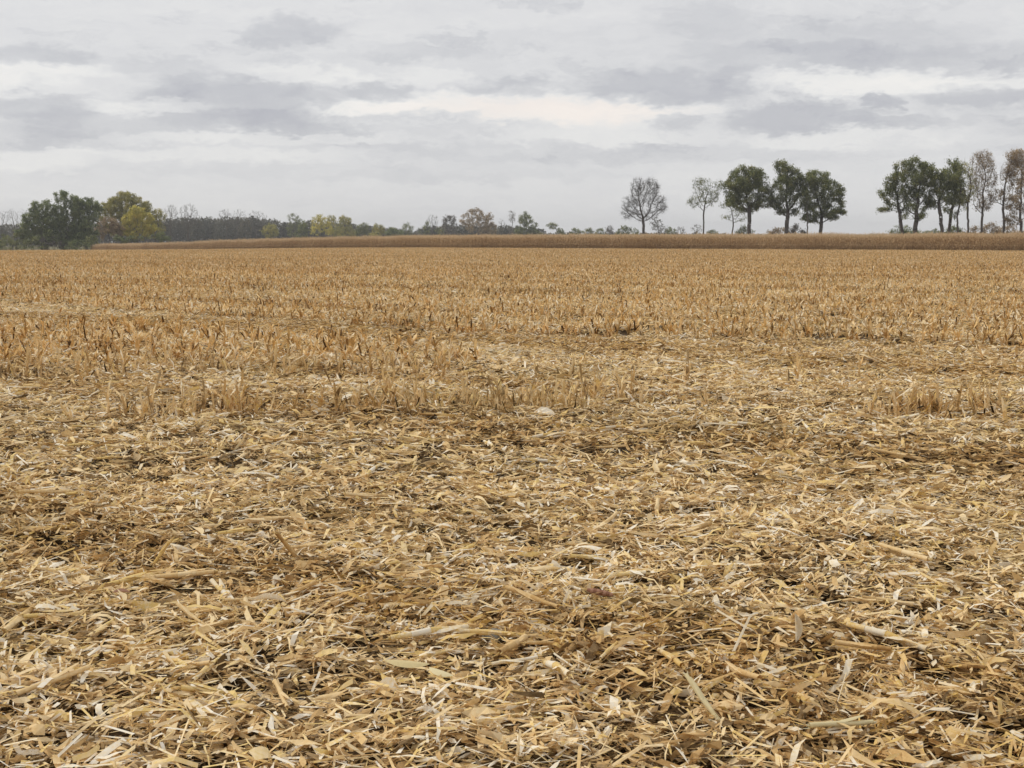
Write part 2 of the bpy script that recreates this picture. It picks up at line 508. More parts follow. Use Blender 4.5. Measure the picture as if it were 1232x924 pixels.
# ------------------------------------------------------------------ stubs
def ragged(acc, r, base, n, h, wide=(0.015, 0.035), tm=0.55, seg=3):
    """torn leaf blades sprouting round a stub; base: n x 3"""
    yaw = r.random(n) * 2 * pi
    L = h
    pitch = r.uniform(-0.1, 1.35, n)
    pos = base.copy()
    pos[:, 0] += np.cos(yaw) * np.cos(pitch) * L * 0.5
    pos[:, 1] += np.sin(yaw) * np.cos(pitch) * L * 0.5
    pos[:, 2] += np.sin(pitch) * L * 0.5
    acc.add(strips(pos, yaw, pitch, L, r.uniform(wide[0], wide[1], n), r.normal(0.15, 0.3, n), r.normal(0, 1.3, n), r.uniform(-.2, .5, n), tints(r, n, tm, 0.30), seg, 2, 0.35, None, n > 4))


def stub_group(acc, r, P2, zfun, hmin=0.12, hmax=0.36, leaves=3, sides=5, tm=0.5):
    n = len(P2)
    h = hmin + (hmax - hmin) * r.random(n) ** 1.6
    b = np.stack([P2[:, 0], P2[:, 1], zfun(P2[:, 0], P2[:, 1])], 1)
    tilt = r.normal(0, 0.3, (n, 2)) * h[:, None]
    t = b + np.stack([tilt[:, 0], tilt[:, 1], h], 1)
    rr = r.uniform(0.009, 0.015, n)
    acc.add(rods(b - [0, 0, 0.02], t, rr * 1.15, rr * 0.9, sides, tints(r, n, tm - 0.05, 0.18)))
    for k in range(leaves):
        m = r.random(n) < 0.85
        c = int(m.sum())
        f = r.uniform(0.0, 0.75, c)[:, None]
        ragged(acc, r, b[m] * (1 - f) + t[m] * f, c, r.uniform(0.06, 0.20, c), wide=(.018, .04), tm=tm + 0.06, seg=2)


# rows run away to the left; v counts rows across them
TH = radians(-33)
U = np.array([cos(TH), sin(TH)]); N = np.array([-sin(TH), cos(TH)])


def inside(poly, x, y):
    c = np.zeros(len(x), bool)
    j = len(poly) - 1
    for i in range(len(poly)):
        xi, yi = poly[i]; xj, yj = poly[j]
        cond = ((yi > y) != (yj > y)) & (x < (xj - xi) * (y - yi) / (yj - yi + 1e-12) + xi)
        c ^= cond
        j = i
    return c


PX_FAR = [(-700, 352), (0, 366), (200, 382), (370, 392), (540, 408), (720, 411), (900, 415), (1060, 418), (1232, 424), (1900, 436)]
far_poly = [tuple(gnd(*p)) for p in PX_FAR] + [(400, 60), (400, 400), (-400, 400)]
PX_BAND = [(-300, 388), (0, 392), (180, 398), (380, 412), (520, 424), (600, 440), (560, 455), (470, 462), (330, 460), (180, 456), (0, 464), (-300, 470)]
band_poly = [tuple(gnd(*p)) for p in PX_BAND]
PX_ROWS = [[(70, 522), (330, 512), (330, 500), (70, 512)], [(300, 516), (560, 492), (560, 480), (300, 503)],
           [(560, 505), (775, 495), (775, 484), (560, 490)], [(1080, 512), (1260, 512), (1260, 498), (1080, 500)],
           [(640, 470), (960, 474), (960, 462), (640, 458)]]
row_polys = [[tuple(gnd(*p)) for p in q] for q in PX_ROWS]


def row_points(r, x0, x1, y0, y1):
    """plant positions on the drill rows inside a plan box"""
    cs = np.array([[x0, y0], [x1, y0], [x0, y1], [x1, y1]])
    us, ns = cs @ U, cs @ N
    k = np.arange(math.floor(ns.min() / .76), math.ceil(ns.max() / .76) + 1) * .76
    s = np.arange(us.min(), us.max(), .115)
    S, K = np.meshgrid(s, k)
    S = S.ravel() + r.normal(0, .03, S.size); K = K.ravel() + r.normal(0, .035, K.size)
    p = S[:, None] * U + K[:, None] * N
    m = (p[:, 0] > x0) & (p[:, 0] < x1) & (p[:, 1] > y0) & (p[:, 1] < y1)
    return p[m]


r = np.random.default_rng(5)
cand = row_points(r, -34, 34, 6, 62)
cand = cand[np.abs(cand[:, 0]) < cand[:, 1] * 0.47 + 2.0]
cx_, cy_ = cand[:, 0], cand[:, 1]
f_far = inside(far_poly, cx_, cy_)
f_band = inside(band_poly, cx_, cy_)
keepp = np.where(f_far, 0.95, np.where(f_band, 0.95, 0.035))
keepp = np.where(cy_ < 10.2, 0.0, keepp)
keepp = keepp * np.where(f_far | f_band, .8 + .3 * vnoise(cx_ * .8, cy_ * .8, 61), 1)
cand = cand[r.random(len(cand)) < keepp]
extra = []
for q, cnt in zip(row_polys, (34, 24, 44, 30, 10)):
    q = np.array(q)
    lo, hi = q.min(0), q.max(0)
    p = lo + (hi - lo) * r.random((cnt * 14, 2))
    p = p[inside([tuple(a) for a in q], p[:, 0], p[:, 1])]
    p = p[vnoise(p[:, 0] * 2.3, p[:, 1] * 2.3, 71) > .42][:cnt]      # in broken clumps
    extra.append(p)
allst = np.concatenate([cand] + extra)
allst = allst[np.argsort(allst[:, 1])]
single, rest = allst[:300], allst[300:]

STUB_PROTO = []
for i in range(10):
    rs = np.random.default_rng(100 + i)
    a = Acc()
    h = rs.uniform(0.10, 0.28)
    lean = rs.normal(0, 0.25, 2) * h
    p = np.array([[0, 0, -0.03], [lean[0] * .5, lean[1] * .5, h * .5], [lean[0] * .52, lean[1] * .52, h * .53], [lean[0], lean[1], h]])
    rad = rs.uniform(0.009, 0.014)
    tb = rs.uniform(0.45, 0.62)
    a.add(rods(p[:3], p[1:], np.array([rad * 1.15, rad * 1.15, rad]), np.array([rad * 1.1, rad * 1.15, rad * .85]), 7, np.array([tb, tb - .12, tb + .06])))
    # splintered top
    a.add(rods(np.repeat(p[3:], 4, 0) + rs.normal(0, rad * .5, (4, 3)) * [1, 1, 0], np.repeat(p[3:], 4, 0) + rs.normal(0, rad, (4, 3)) * [1, 1, 0] + np.stack([np.zeros(4), np.zeros(4), rs.uniform(.01, .05, 4)], 1), np.full(4, rad * .35), np.full(4, rad * .1), 3, np.full(4, tb + .2)))
    stalk = a.mesh('stub_stalk', M_RES, True)
    b = Acc()
    k = rs.integers(5, 9)
    f = rs.uniform(0.05, 0.8, k)[:, None]
    ragged(b, rs, p[:1] * (1 - f) + p[3:] * f, k, rs.uniform(0.08, 0.24, k), wide=(0.012, 0.034), tm=0.6)
    # wrapping sheath
    b.t = [np.clip(q_, .32, .95) for q_ in b.t]
    b.add(strips(np.array([[lean[0] * .3, lean[1] * .3, h * .35]]), np.array([0.0]), np.array([pi / 2 - .05]), np.array([h * .7]), np.array([rad * 2.2]), np.array([0.12]), np.array([0.9]), np.array([0.5]), np.array([tb + .15]), 3, 3, .6))
    STUB_PROTO.append((stalk, b.mesh('stub_sheath', M_RES)))
for i, (x, y) in enumerate(single):
    st, sh = STUB_PROTO[i % 10]
    s = r.uniform(0.75, 1.12)
    o = link('corn_stub', st, None, (x, y, float(height(x, y))), (0, 0, r.random() * 6.28), s)
    tag(o, 'short dry cut corn stub with torn sheath standing among the near residue', 'corn stub', 'cut corn stubs standing in the near field')
    link('leaf_sheath', sh, o)
sh_p = np.repeat(single, 14, 0) + r.normal(0, .09, (len(single) * 14, 2))
acc2 = Acc()
ragged(acc2, r, np.stack([sh_p[:, 0], sh_p[:, 1], height(sh_p[:, 0], sh_p[:, 1]) + .01], 1), len(sh_p), r.uniform(.05, .2, len(sh_p)), wide=(.008, .024), tm=.5)
tag(link('torn_leaves', acc2.mesh('torn_leaves', M_RES)), 'torn upright leaf shreds tangled round the near corn stubs', 'corn residue', kind='stuff')
a = Acc()
ed_ = inside(far_poly, rest[:, 0], rest[:, 1] - 1.3)      # taller along the edge of each pass
front = (rest[:, 1] < 32) & ~ed_ & (inside(far_poly, rest[:, 0], rest[:, 1]) | inside(band_poly, rest[:, 0], rest[:, 1]))
stub_group(a, r, rest[~front], height, 0.06, 0.24, 9, 3, tm=.54)
stub_group(a, r, rest[front], height, 0.10, 0.32, 14, 3, tm=.5)
tag(link('corn_stubble', a.mesh('corn_stubble', M_STUB)), 'standing rows of cut corn stubble across the middle of the field', 'corn stubble', kind='stuff')
# loose leaf litter among that stubble is laid in tiles below


# ------------------------------------------------------------------ tiles laid out by geometry nodes
def tile_layout(name, protos, P3, rots, label, cat, kind='stuff', sizes=None):
    pc = bpy.data.collections.new(name + '_tiles')
    for i, me in enumerate(protos):
        ob = bpy.data.objects.new('%s_tile' % name, me)
        pc.objects.link(ob)
    me = bpy.data.meshes.new(name)
    me.vertices.add(len(P3))
    me.vertices.foreach_set('co', np.asarray(P3, dtype=np.float32).ravel())
    a1 = me.attributes.new('yaw', 'FLOAT', 'POINT'); a1.data.foreach_set('value', np.asarray(rots, dtype=np.float32))
    a3 = me.attributes.new('size', 'FLOAT', 'POINT')
    a3.data.foreach_set('value', np.asarray(sizes if sizes is not None else np.ones(len(P3)), dtype=np.float32))
    a2 = me.attributes.new('pick', 'INT', 'POINT'); a2.data.foreach_set('value', rng.integers(0, len(protos), len(P3)).astype(np.int32))
    ob = link(name, me)
    gn = bpy.data.node_groups.new(name + '_layout', 'GeometryNodeTree')
    gn.interface.new_socket('Geometry', in_out='INPUT', socket_type='NodeSocketGeometry')
    gn.interface.new_socket('Geometry', in_out='OUTPUT', socket_type='NodeSocketGeometry')
    N_ = gn.nodes.new
    gi, go = N_('NodeGroupInput'), N_('NodeGroupOutput')
    iop = N_('GeometryNodeInstanceOnPoints')
    ci = N_('GeometryNodeCollectionInfo')
    ci.inputs[0].default_value = pc
    ci.inputs['Separate Children'].default_value = True
    ci.inputs['Reset Children'].default_value = True
    iop.inputs['Pick Instance'].default_value = True
    na, nb, nc = N_('GeometryNodeInputNamedAttribute'), N_('GeometryNodeInputNamedAttribute'), N_('GeometryNodeInputNamedAttribute')
    na.data_type = 'FLOAT'; na.inputs['Name'].default_value = 'yaw'
    nb.data_type = 'INT'; nb.inputs['Name'].default_value = 'pick'
    nc.data_type = 'FLOAT'; nc.inputs['Name'].default_value = 'size'
    cx = N_('ShaderNodeCombineXYZ'); e2r = N_('FunctionNodeEulerToRotation')
    L = gn.links.new
    L(gi.outputs[0], iop.inputs['Points'])
    L(ci.outputs[0], iop.inputs['Instance'])
    L(nb.outputs['Attribute'], iop.inputs['Instance Index'])
    L(na.outputs['Attribute'], cx.inputs[2]); L(cx.outputs[0], e2r.inputs[0]); L(e2r.outputs[0], iop.inputs['Rotation'])
    L(nc.outputs['Attribute'], iop.inputs['Scale'])
    L(iop.outputs[0], go.inputs[0])
    md = ob.modifiers.new('layout', 'NODES'); md.node_group = gn
    tag(ob, label, cat, kind=kind)
    return ob


flat = lambda x, y: np.zeros(len(x))
# residue tiles, 13 to 60 m
r = np.random.default_rng(21)
protos = []
for i in range(6):
    a = Acc()
    ang = r.random(9000) * 2 * pi
    rad = np.sqrt(r.random(9000)) * 1.9
    p = np.stack([np.cos(ang) * rad, np.sin(ang) * rad], 1)
    relief = lambda x, y, s=i: (vnoise(x * 1.3 + 50 * s, y * 1.3, 31) - .5) * .05
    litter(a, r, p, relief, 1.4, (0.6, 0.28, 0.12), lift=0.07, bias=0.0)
    protos.append(a.mesh('residue_tile', M_RES))
P3, rt = [], []
yy = 30.0
while yy < 64:
    hw = yy * 0.47 + 3
    for xx in np.arange(-hw, hw, 2.1):
        if r.random() < .4: continue
        P3.append((xx + r.normal(0, .3), yy + r.normal(0, .3), 0.0)); rt.append(r.random() * 6.28)
    yy += 1.9
P3 = np.array(P3); P3[:, 2] = broad(P3[:, 0], P3[:, 1])
tile_layout('field_residue', protos, P3, rt, 'pale chopped corn residue lying between the middle stubble rows', 'corn residue')
protos = []
for i in range(10):
    a = Acc()
    ang = r.random(2000) * 2 * pi
    rad = np.sqrt(r.random(2000)) * .78
    p = np.stack([np.cos(ang) * rad, np.sin(ang) * rad], 1)
    relief = lambda x, y, s=i: (vnoise(x * 1.3 + 50 * s, y * 1.3, 31) - .5) * .05
    litter(a, r, p, relief, 1.3, (0.55, 0.29, 0.16), lift=0.06)
    protos.append(a.mesh('residue_tile', M_RES))
P3, rt = [], []
yy = 12.9
while yy < 31:
    hw = yy * 0.47 + 2
    xx = np.arange(-hw, hw, .82)
    xx = xx + r.normal(0, .12, len(xx)); yv = yy + r.normal(0, .12, len(xx))
    inn = inside(far_poly, xx, yv)
    face = (inn & ~inside(far_poly, xx, yv - 1.5)) | (inside(band_poly, xx, yv) & ~inside(band_poly, xx, yv - .8))
    drop = np.where(face, .93, np.where(inn, .45, 0.0))
    for a_, b_, d_ in zip(xx, yv, drop):
        if r.random() < d_: continue
        P3.append((a_, b_, 0.0)); rt.append(r.random() * 6.28)
    yy += .74
tile_layout('loose_residue', protos, P3, rt, 'pale chopped residue on the driven strips below the stubble', 'corn residue')

# stubble tiles from 60 m to the standing corn
r = np.random.default_rng(23)
TS = 0.76 * 8
protos = []
for i in range(6):
    a = Acc()
    s = np.arange(-TS / 2, TS / 2, .13)
    k = (np.arange(8) - 3.5) * .76
    S, K = np.meshgrid(s, k)
    p = np.stack([S.ravel() + r.normal(0, .03, S.size), K.ravel() + r.normal(0, .04, S.size)], 1)
    stub_group(a, r, p, flat, 0.06, 0.26, 12, 3, tm=0.54)
    q = (r.random((4600, 2)) - .5) * (TS + .3)
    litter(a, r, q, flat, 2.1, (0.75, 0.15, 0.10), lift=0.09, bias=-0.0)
    protos.append(a.mesh('stubble_tile', M_STUB))

# front edge of the standing corn, left end to beyond the right of the frame
CORN_H = 2.35
CPX = [(118, 303.3, 9.0), (300, 302.0, 12.0), (480, 300.3, 13.2), (616, 299.4, 14.6), (860, 300.2, 17.0), (1100, 301.2, 19.2), (1232, 301.2, 19.6), (1500, 303.4, 23.0), (1900, 307, 29)]
edge = []
for (ex, ey, hp) in CPX:
    d = F * CORN_H / hp
    p = at(ex, ey, d)
    edge.append((p[0], d))
edge = np.array(edge)
for k in range(2):      # straighten the farm edge a little
    edge[1:-1] = (edge[:-2] + 2 * edge[1:-1] + edge[2:]) / 4
ex_s = edge[np.argsort(edge[:, 0])]


def edge_y(x):
    return np.interp(x, ex_s[:, 0], ex_s[:, 1])


P3, rt = [], []
R_ = 700
for iu in range(-130, 130):
    for iv in range(-20, 110):
        p = iu * TS * U + iv * TS * N
        if p[1] < 58 or abs(p[0]) > p[1] * 0.46 + 12: continue
        if p[0] > edge[0, 0] and p[1] > edge_y(p[0]) - 1.5: continue
        if p[0] <= edge[0, 0] and p[1] > 474: continue
        P3.append((p[0], p[1], float(broad(p[0], p[1])))); rt.append(TH + (pi if r.random() < .5 else 0))
tile_layout('far_stubble', protos, P3, rt, 'ochre corn stubble rows stretching away to the standing corn', 'corn stubble')
print('stubble tiles', len(P3), 'singles', len(single), 'rest', len(rest))

# ------------------------------------------------------------------ standing corn
r = np.random.default_rng(31)
protos = []
for i in range(5):
    a = Acc()
    s = np.arange(-1.5, 1.5, .17)
    k = np.arange(4) * .76
    S, K = np.meshgrid(s, k)
    n = S.size
    b = np.stack([S.ravel() + r.normal(0, .03, n), K.ravel() + r.normal(0, .05, n), np.zeros(n)], 1)
    h = r.normal(2.08, .15, n)
    pt_ = r.normal(0, .12, n)
    lean = r.normal(0, .05, (n, 2)) * h[:, None]
    t = b + np.stack([lean[:, 0], lean[:, 1], h], 1)
    a.add(rods(b, t, np.full(n, .013), np.full(n, .007), 3, tints(r, n, .45, .12)))
    for q in range(9):       # drooping dead blades
        f = r.uniform(0.12, 0.92, n)[:, None]
        c = b * (1 - f) + t * f
        yaw = r.random(n) * 2 * pi
        L = r.uniform(.35, .7, n)
        pit = r.uniform(-1.1, 0.1, n)
        c[:, 0] += np.cos(yaw) * np.cos(pit) * L * .5; c[:, 1] += np.sin(yaw) * np.cos(pit) * L * .5; c[:, 2] += np.sin(pit) * L * .5
        c[:, 2] = np.maximum(c[:, 2], 0.1)
        a.add(strips(c, yaw, pit, L, r.uniform(.03, .06, n), r.uniform(.1, .5, n), r.normal(0, 1, n), r.uniform(0, .4, n), np.clip(tints(r, n, .42, .13) + pt_, 0, 1), 3, 2, .2))
    for q in range(5):       # tassels
        yaw = r.random(n) * 2 * pi
        e = t + np.stack([np.cos(yaw) * .07, np.sin(yaw) * .07, r.uniform(.16, .32, n)], 1)
        a.add(rods(t, e, np.full(n, .008), np.full(n, .005), 3, tints(r, n, .86, .1)))
    # ears
    yaw = r.random(n) * 2 * pi
    c0 = b * .55 + t * .45
    e = c0 + np.stack([np.cos(yaw) * .1, np.sin(yaw) * .1, -np.full(n, .14)], 1)
    a.add(rods(c0, e, np.full(n, .022), np.full(n, .012), 5, tints(r, n, .75, .1)))
    protos.append(a.mesh('corn_tile', M_CORN))
P3, rt = [], []
for j in range(len(edge) - 1):
    p, q = edge[j], edge[j + 1]
    dv = q - p; L = np.linalg.norm(dv); dv /= L
    nn = np.array([-dv[1], dv[0]])
    if nn[1] < 0: nn = -nn
    yawr = math.atan2(dv[1], dv[0])
    cnt = max(1, int(round(L / 2.9)))
    for c in range(cnt):
        for dd in range(10):
            pt = p + dv * (c + .5) * L / cnt + nn * (dd * 3.04)
            P3.append((pt[0], pt[1], float(broad(pt[0], pt[1])))); rt.append(yawr)
# left flank running back
p = edge[0]
for c in range(1, 40):
    for dd in range(3):
        P3.append((p[0] + dd * 3 - c * .35, p[1] + c * 2.9, float(broad(p[0] + dd * 3, p[1] + c * 2.9)))); rt.append(pi / 2)
tile_layout('standing_corn', protos, P3, rt, 'unharvested block of tall dead brown corn behind the stubble', 'corn', sizes=np.clip(r.normal(1.06, .06, len(P3)), .92, 1.2))
print('corn tiles', len(P3))


# ------------------------------------------------------------------ trees
def colonise(base, trunk_h, lobes, n_att, step, seed, infl=None, kill=None, iters=140):
    """space colonisation skeleton: nodes and parents; lobes = (cx,cy,cz,rx,ry,rz)"""
    rs = np.random.default_rng(seed)
    vol = np.array([l[3] * l[4] * l[5] for l in lobes]) ** 0.85
    cnt = (n_att * vol / vol.sum()).astype(int) + 3
    at_p = []
    for l, c in zip(lobes, cnt):
        d = rs.normal(size=(c, 3)); d /= np.linalg.norm(d, axis=1, keepdims=True)
        rr = rs.random(c) ** (1 / 2.6)
        at_p.append(np.array(l[:3]) + d * rr[:, None] * np.array(l[3:]))
    A = np.concatenate(at_p)
    A = A[A[:, 2] > base[2] + trunk_h * 0.6]
    infl = infl or step * 12; kill = kill or step * 1.7
    nodes = [np.array(base, float)]; par = [-1]
    k = max(2, int(trunk_h / step))
    cen = A.mean(0)
    for i in range(1, k + 1):
        f = i / k
        p = np.array(base, float) + np.array([(cen[0] - base[0]) * .25 * f * f + rs.normal(0, step * .05), (cen[1] - base[1]) * .25 * f * f + rs.normal(0, step * .05), trunk_h * f])
        nodes.append(p); par.append(len(nodes) - 2)
    N0 = np.array(nodes)
    for it in range(iters):
        if not len(A): break
        D = np.linalg.norm(A[:, None, :] - N0[None, :, :], axis=2)
        D[:, :k // 2] += 50        # bare bole
        near = D.argmin(1); dm = D[np.arange(len(A)), near]
        act = dm < (infl if it > 12 else 1e9)
        if not act.any(): break
        vec = (A - N0[near]); vec /= np.linalg.norm(vec, axis=1, keepdims=True) + 1e-9
        acc_ = np.zeros_like(N0)
        np.add.at(acc_, near[act], vec[act])
        idx = np.unique(near[act])
        dv = acc_[idx]; dv += rs.normal(0, .16, dv.shape) * np.linalg.norm(dv, axis=1, keepdims=True)
        dv /= np.linalg.norm(dv, axis=1, keepdims=True) + 1e-9
        newp = N0[idx] + dv * step
        D2 = np.linalg.norm(newp[:, None, :] - N0[None], axis=2).min(1)
        ok = D2 > step * .35
        if not ok.any(): break
        newp = newp[ok]; idx = idx[ok]
        N0 = np.concatenate([N0, newp]); par += list(idx)
        dk = np.linalg.norm(A[:, None, :] - newp[None], axis=2).min(1)
        A = A[dk > kill]
    return N0, np.array(par)


def radii(N0, par, r_tip, r_base):
    n = len(N0)
    w = np.zeros(n)
    ch = np.bincount(par[1:], minlength=n)
    w[ch == 0] = 1.0
    for i in range(n - 1, 0, -1):
        w[par[i]] += w[i]
    rr = w ** 0.58
    rr = r_tip + (r_base - r_tip) * (rr - 1) / max(rr[0] - 1, 1e-6)
    return rr, ch


def leaf_faces(acc, rs, C, size, tm, ts, spread):
    n = len(C)
    c = C + rs.normal(0, spread, (n, 3))
    acc.add(strips(c, rs.random(n) * 2 * pi, rs.uniform(-1.2, 1.2, n), rs.uniform(.7, 1.3, n) * size, rs.uniform(.5, 1.0, n) * size, rs.normal(0, .3, n), rs.normal(0, .5, n), rs.uniform(-.2, .3, n), np.clip(rs.normal(tm, ts, n), 0, 1), 1, 2, .6))


TREES = []


def tree(kind, name, label, tx, d, lobes_px, foliage=1.0, leaf='oak', trunk_r=.35, fork=None, seed=0, detail=1.0, group=None, twig=0.0, depth=1.0, base_z=None):
    """lobes in photo pixels (x, y, rx, ry) at d metres; built to real size around its own trunk"""
    b0 = at(tx, HOR, d)
    bz = float(broad(b0[0], d)) if base_z is None else base_z
    lobes = []
    rs = np.random.default_rng(1000 + seed)
    if foliage >= .8 and d < 600 and len(lobes_px) > 2:      # ragged outline: small boughs round every lobe
        ext = []
        for (lx, ly, rx, ry) in lobes_px:
            ext.append((lx, ly, rx * (1.08 if d < 400 else 1.08), ry * (1.0 if d < 400 else 1.08)))
            for q in range(5):
                th_ = rs.uniform(-.7, pi + .7)
                f_ = rs.uniform(.75, .98)
                ext.append((lx + cos(th_) * rx * f_, ly - sin(th_) * ry * f_, rx * rs.uniform(.18, .42), ry * rs.uniform(.16, .34)))
        lobes_px = ext
    mx_r = max(l[2] for l in lobes_px) * d / F
    for (lx, ly, rx, ry) in lobes_px:
        p = at(lx, ly, d)
        Rx, Rz = rx * d / F, ry * d / F
        lobes.append((p[0] - b0[0], rs.normal(0, .3) * mx_r * depth, p[2] - bz, Rx, (Rx * .5 + mx_r * .5) * depth, Rz))
    top = max(l[2] + l[5] for l in lobes)
    bot = min(l[2] - l[5] for l in lobes)
    th = fork if fork is not None else max(top * .16, min(bot * .9, top * .45))
    step = max(.42, d / 800) / detail
    n_att = int(560 * detail * min(1.6, max(.3, (mx_r * 2 * top) / 170)))
    if d > 600: n_att = int(n_att * .9) + 110
    N0, par = colonise((0, 0, 0), th, lobes, n_att, step, seed)
    rr, ch = radii(N0, par, .022 if d < 600 else .035, trunk_r)
    root = bpy.data.objects.new(name, None)
    col.objects.link(root)
    root.empty_display_size = .5
    root.location = (b0[0], d, bz - .1)
    tag(root, label, 'tree' if 'shrub' not in name else 'shrub', group)
    i = np.arange(1, len(N0))
    big = rr[i] > trunk_r * .22
    a = Acc()
    pv = N0[par[i]]
    r0 = np.minimum(rr[par[i]], rr[i] * 1.5)
    r0[par[i] == 0] = rr[0] * 1.35
    a.add(rods(pv[big], N0[i][big], r0[big], rr[i][big], 6, np.full(int(big.sum()), .5)))
    me = a.mesh('trunk', M_BARK, True)
    link('trunk', me, root)
    a = Acc()
    sm = ~big
    has = False
    if sm.any():
        a.add(rods(pv[sm], N0[i][sm], r0[sm], rr[i][sm], 3, rs.uniform(.1, .5, int(sm.sum())))); has = True
    tips = np.where((rr < trunk_r * .13) & (np.arange(len(N0)) > 3))[0]
    if len(tips) == 0: tips = np.arange(len(N0) // 2, len(N0))
    if twig > 0:     # fine bare twigs
        k = int(twig * 9)
        src = np.repeat(N0[tips], k, 0)
        dirn = np.repeat(N0[tips] - N0[par[tips]], k, 0)
        dirn = dirn / (np.linalg.norm(dirn, axis=1, keepdims=True) + 1e-9) + rs.normal(0, .65, src.shape) + [0, 0, .25]
        dirn /= np.linalg.norm(dirn, axis=1, keepdims=True)
        tw = src + dirn * rs.uniform(.5, 1.3, (len(src), 1))
        a.add(rods(src, tw, np.full(len(src), .0065 * max(1, d / 420)), np.full(len(src), .004 * max(1, d / 420)), 3, rs.uniform(0, .6, len(src))))
        has = True
    if d > 600: foliage *= 3.6
    elif d > 460: foliage *= 1.5
    if foliage > 0:
        size = .30 if d < 400 else .40 * max(1, d / 520)
        area = 1.0 / (size / .34) ** 1.4
        k = max(3, int(round((22 if d < 400 else 20) * foliage * area)))
        cell = np.floor(N0[tips] / (2.1 if d < 400 else 2.6)).astype(np.int64)       # pockets of open air inside the crown
        pocket = hsh(cell[:, 0] * 31 + cell[:, 2] * 7, cell[:, 1] * 17 + cell[:, 2], seed + 3)
        if d < 400: tips = tips[pocket > .13]
        C = np.repeat(N0[tips], k, 0)
        # light and dark clumps: a tone for each tip
        ct = np.repeat(rs.normal(.45, .2, len(tips)), k)
        zt = (C[:, 2] - bot) / max(top - bot, 1)
        n = len(C)
        c = C + rs.normal(0, .38 * max(1, d / 550), (n, 3)) * [1, 1, .75]
        a.add(strips(c, rs.random(n) * 2 * pi, rs.uniform(-1.2, 1.2, n), rs.uniform(.6, 1.4, n) * size, rs.uniform(.5, 1.0, n) * size, rs.normal(0, .3, n), rs.normal(0, .5, n), rs.uniform(-.2, .3, n), np.clip(ct + rs.normal(0, .14, n), 0, 1), 1, 2, .6))
        has = True
    if has:
        mat = LEAVES[leaf] if foliage > 0 else LEAVES['grey']
        link('crown', a.mesh('crown', mat), root)
    TREES.append(root)
    return root


T = tree
# --- right-hand clump and the lone bare tree
T('bare', 'bare_tree', 'lone bare grey tree with rounded crown standing apart behind the corn', 774, 365, [(768, 224, 10, 12), (786, 224, 9, 11), (776, 234, 16, 17), (760, 246, 12, 13), (790, 246, 12, 13), (773, 258, 18, 8), (798, 251, 6, 5), (755, 257, 7, 7)], 0, 'grey', .4, 3.2, 1, 1.7, None, 1.2)
T('thin', 'slender_tree', 'slender thinly leaved tree at left end of the three oaks', 846, 340, [(844, 221, 13, 9), (834, 241, 9, 10), (857, 233, 12, 12), (866, 222, 8, 6), (848, 238, 12, 14)], .3, 'oak', .2, 6.5, 2, 1.2, None, 1.0)
T('thin', 'small_tree', 'small thin tree leaning under the left side of the first oak', 881, 325, [(874, 247, 10, 6), (886, 252, 11, 8), (878, 262, 10, 6), (893, 262, 7, 5)], .35, 'oak', .17, 3.2, 3, 1.0, None, .6)
T('oak', 'oak_tree', 'broad dark oak, first of three tall oaks from the bare tree', 901, 330, [(897, 211, 17, 12), (884, 222, 13, 11), (913, 219, 13, 14), (900, 234, 25, 15), (881, 242, 11, 7), (918, 240, 9, 11), (902, 250, 16, 7)], 1.15, 'oak', .5, 5.0, 4, 1.2)
T('oak', 'oak_tree', 'tallest of the three dark oaks, with a narrow raised top', 946, 328, [(943, 200, 10, 9), (951, 211, 15, 12), (941, 230, 15, 19), (958, 224, 13, 18), (933, 243, 8, 10), (962, 243, 8, 10), (948, 252, 14, 9)], 1.15, 'oak', .52, 5.0, 5, 1.2)
T('oak', 'small_tree', 'small thin tree between the tallest oak and the round oak', 972, 322, [(971, 240, 10, 14), (976, 255, 9, 10), (966, 258, 8, 8)], .4, 'oak', .16, 2.6, 6, 1.0, None, .6)
T('oak', 'oak_tree', 'round dark oak at the right end of the three, drooping low', 987, 326, [(985, 215, 16, 12), (991, 231, 21, 19), (996, 249, 18, 14), (981, 256, 14, 15), (1004, 256, 11, 9), (977, 232, 12, 14)], 1.15, 'oak', .45, 3.6, 7, 1.2)
# --- far-right clump
T('oak', 'oak_tree', 'spreading dark oak at the left edge of the right group', 1087, 300, [(1076, 218, 12, 12), (1069, 233, 12, 9), (1081, 243, 12, 14), (1063, 252, 6, 4), (1090, 232, 12, 14)], 1.1, 'oak', .4, 4.2, 8, 1.2)
T('oak', 'oak_tree', 'tall dark oak second from left in the right group', 1100.5, 297, [(1100, 199, 19, 12), (1108, 212, 18, 16), (1094, 222, 16, 18), (1103, 240, 15, 17), (1119, 214, 9, 14), (1100, 258, 12, 8)], 1.15, 'oak', .5, 4.2, 9, 1.2)
T('oak', 'oak_tree', 'dense dark oak with leaning limb in middle of right group', 1134, 296, [(1133, 217, 17, 14), (1126, 233, 12, 12), (1140, 232, 13, 16), (1124, 246, 9, 7)], 1.2, 'oak', .4, 3.0, 10, 1.2)
T('oak', 'oak_tree', 'dark oak with a tufted top just behind the leaning-limb oak', 1140, 302, [(1146, 199, 10, 9), (1145, 212, 13, 14), (1150, 233, 11, 18), (1140, 246, 10, 10)], 1.1, 'oak', .36, 3.4, 11, 1.2)
T('thin', 'slender_tree', 'slender tree with green tufts beside the tufted oak', 1152, 295, [(1154, 216, 10, 18), (1157, 238, 9, 14), (1150, 258, 7, 9)], .6, 'oak', .2, 4.0, 12, 1.0, None, .6)
T('thin', 'slender_tree', 'half bare greenish tree left of the tall bare poplar', 1165, 294, [(1163, 207, 9, 14), (1168, 228, 9, 16), (1160, 240, 8, 12)], .42, 'olive', .22, 4.5, 13, 1.1, None, 1.0)
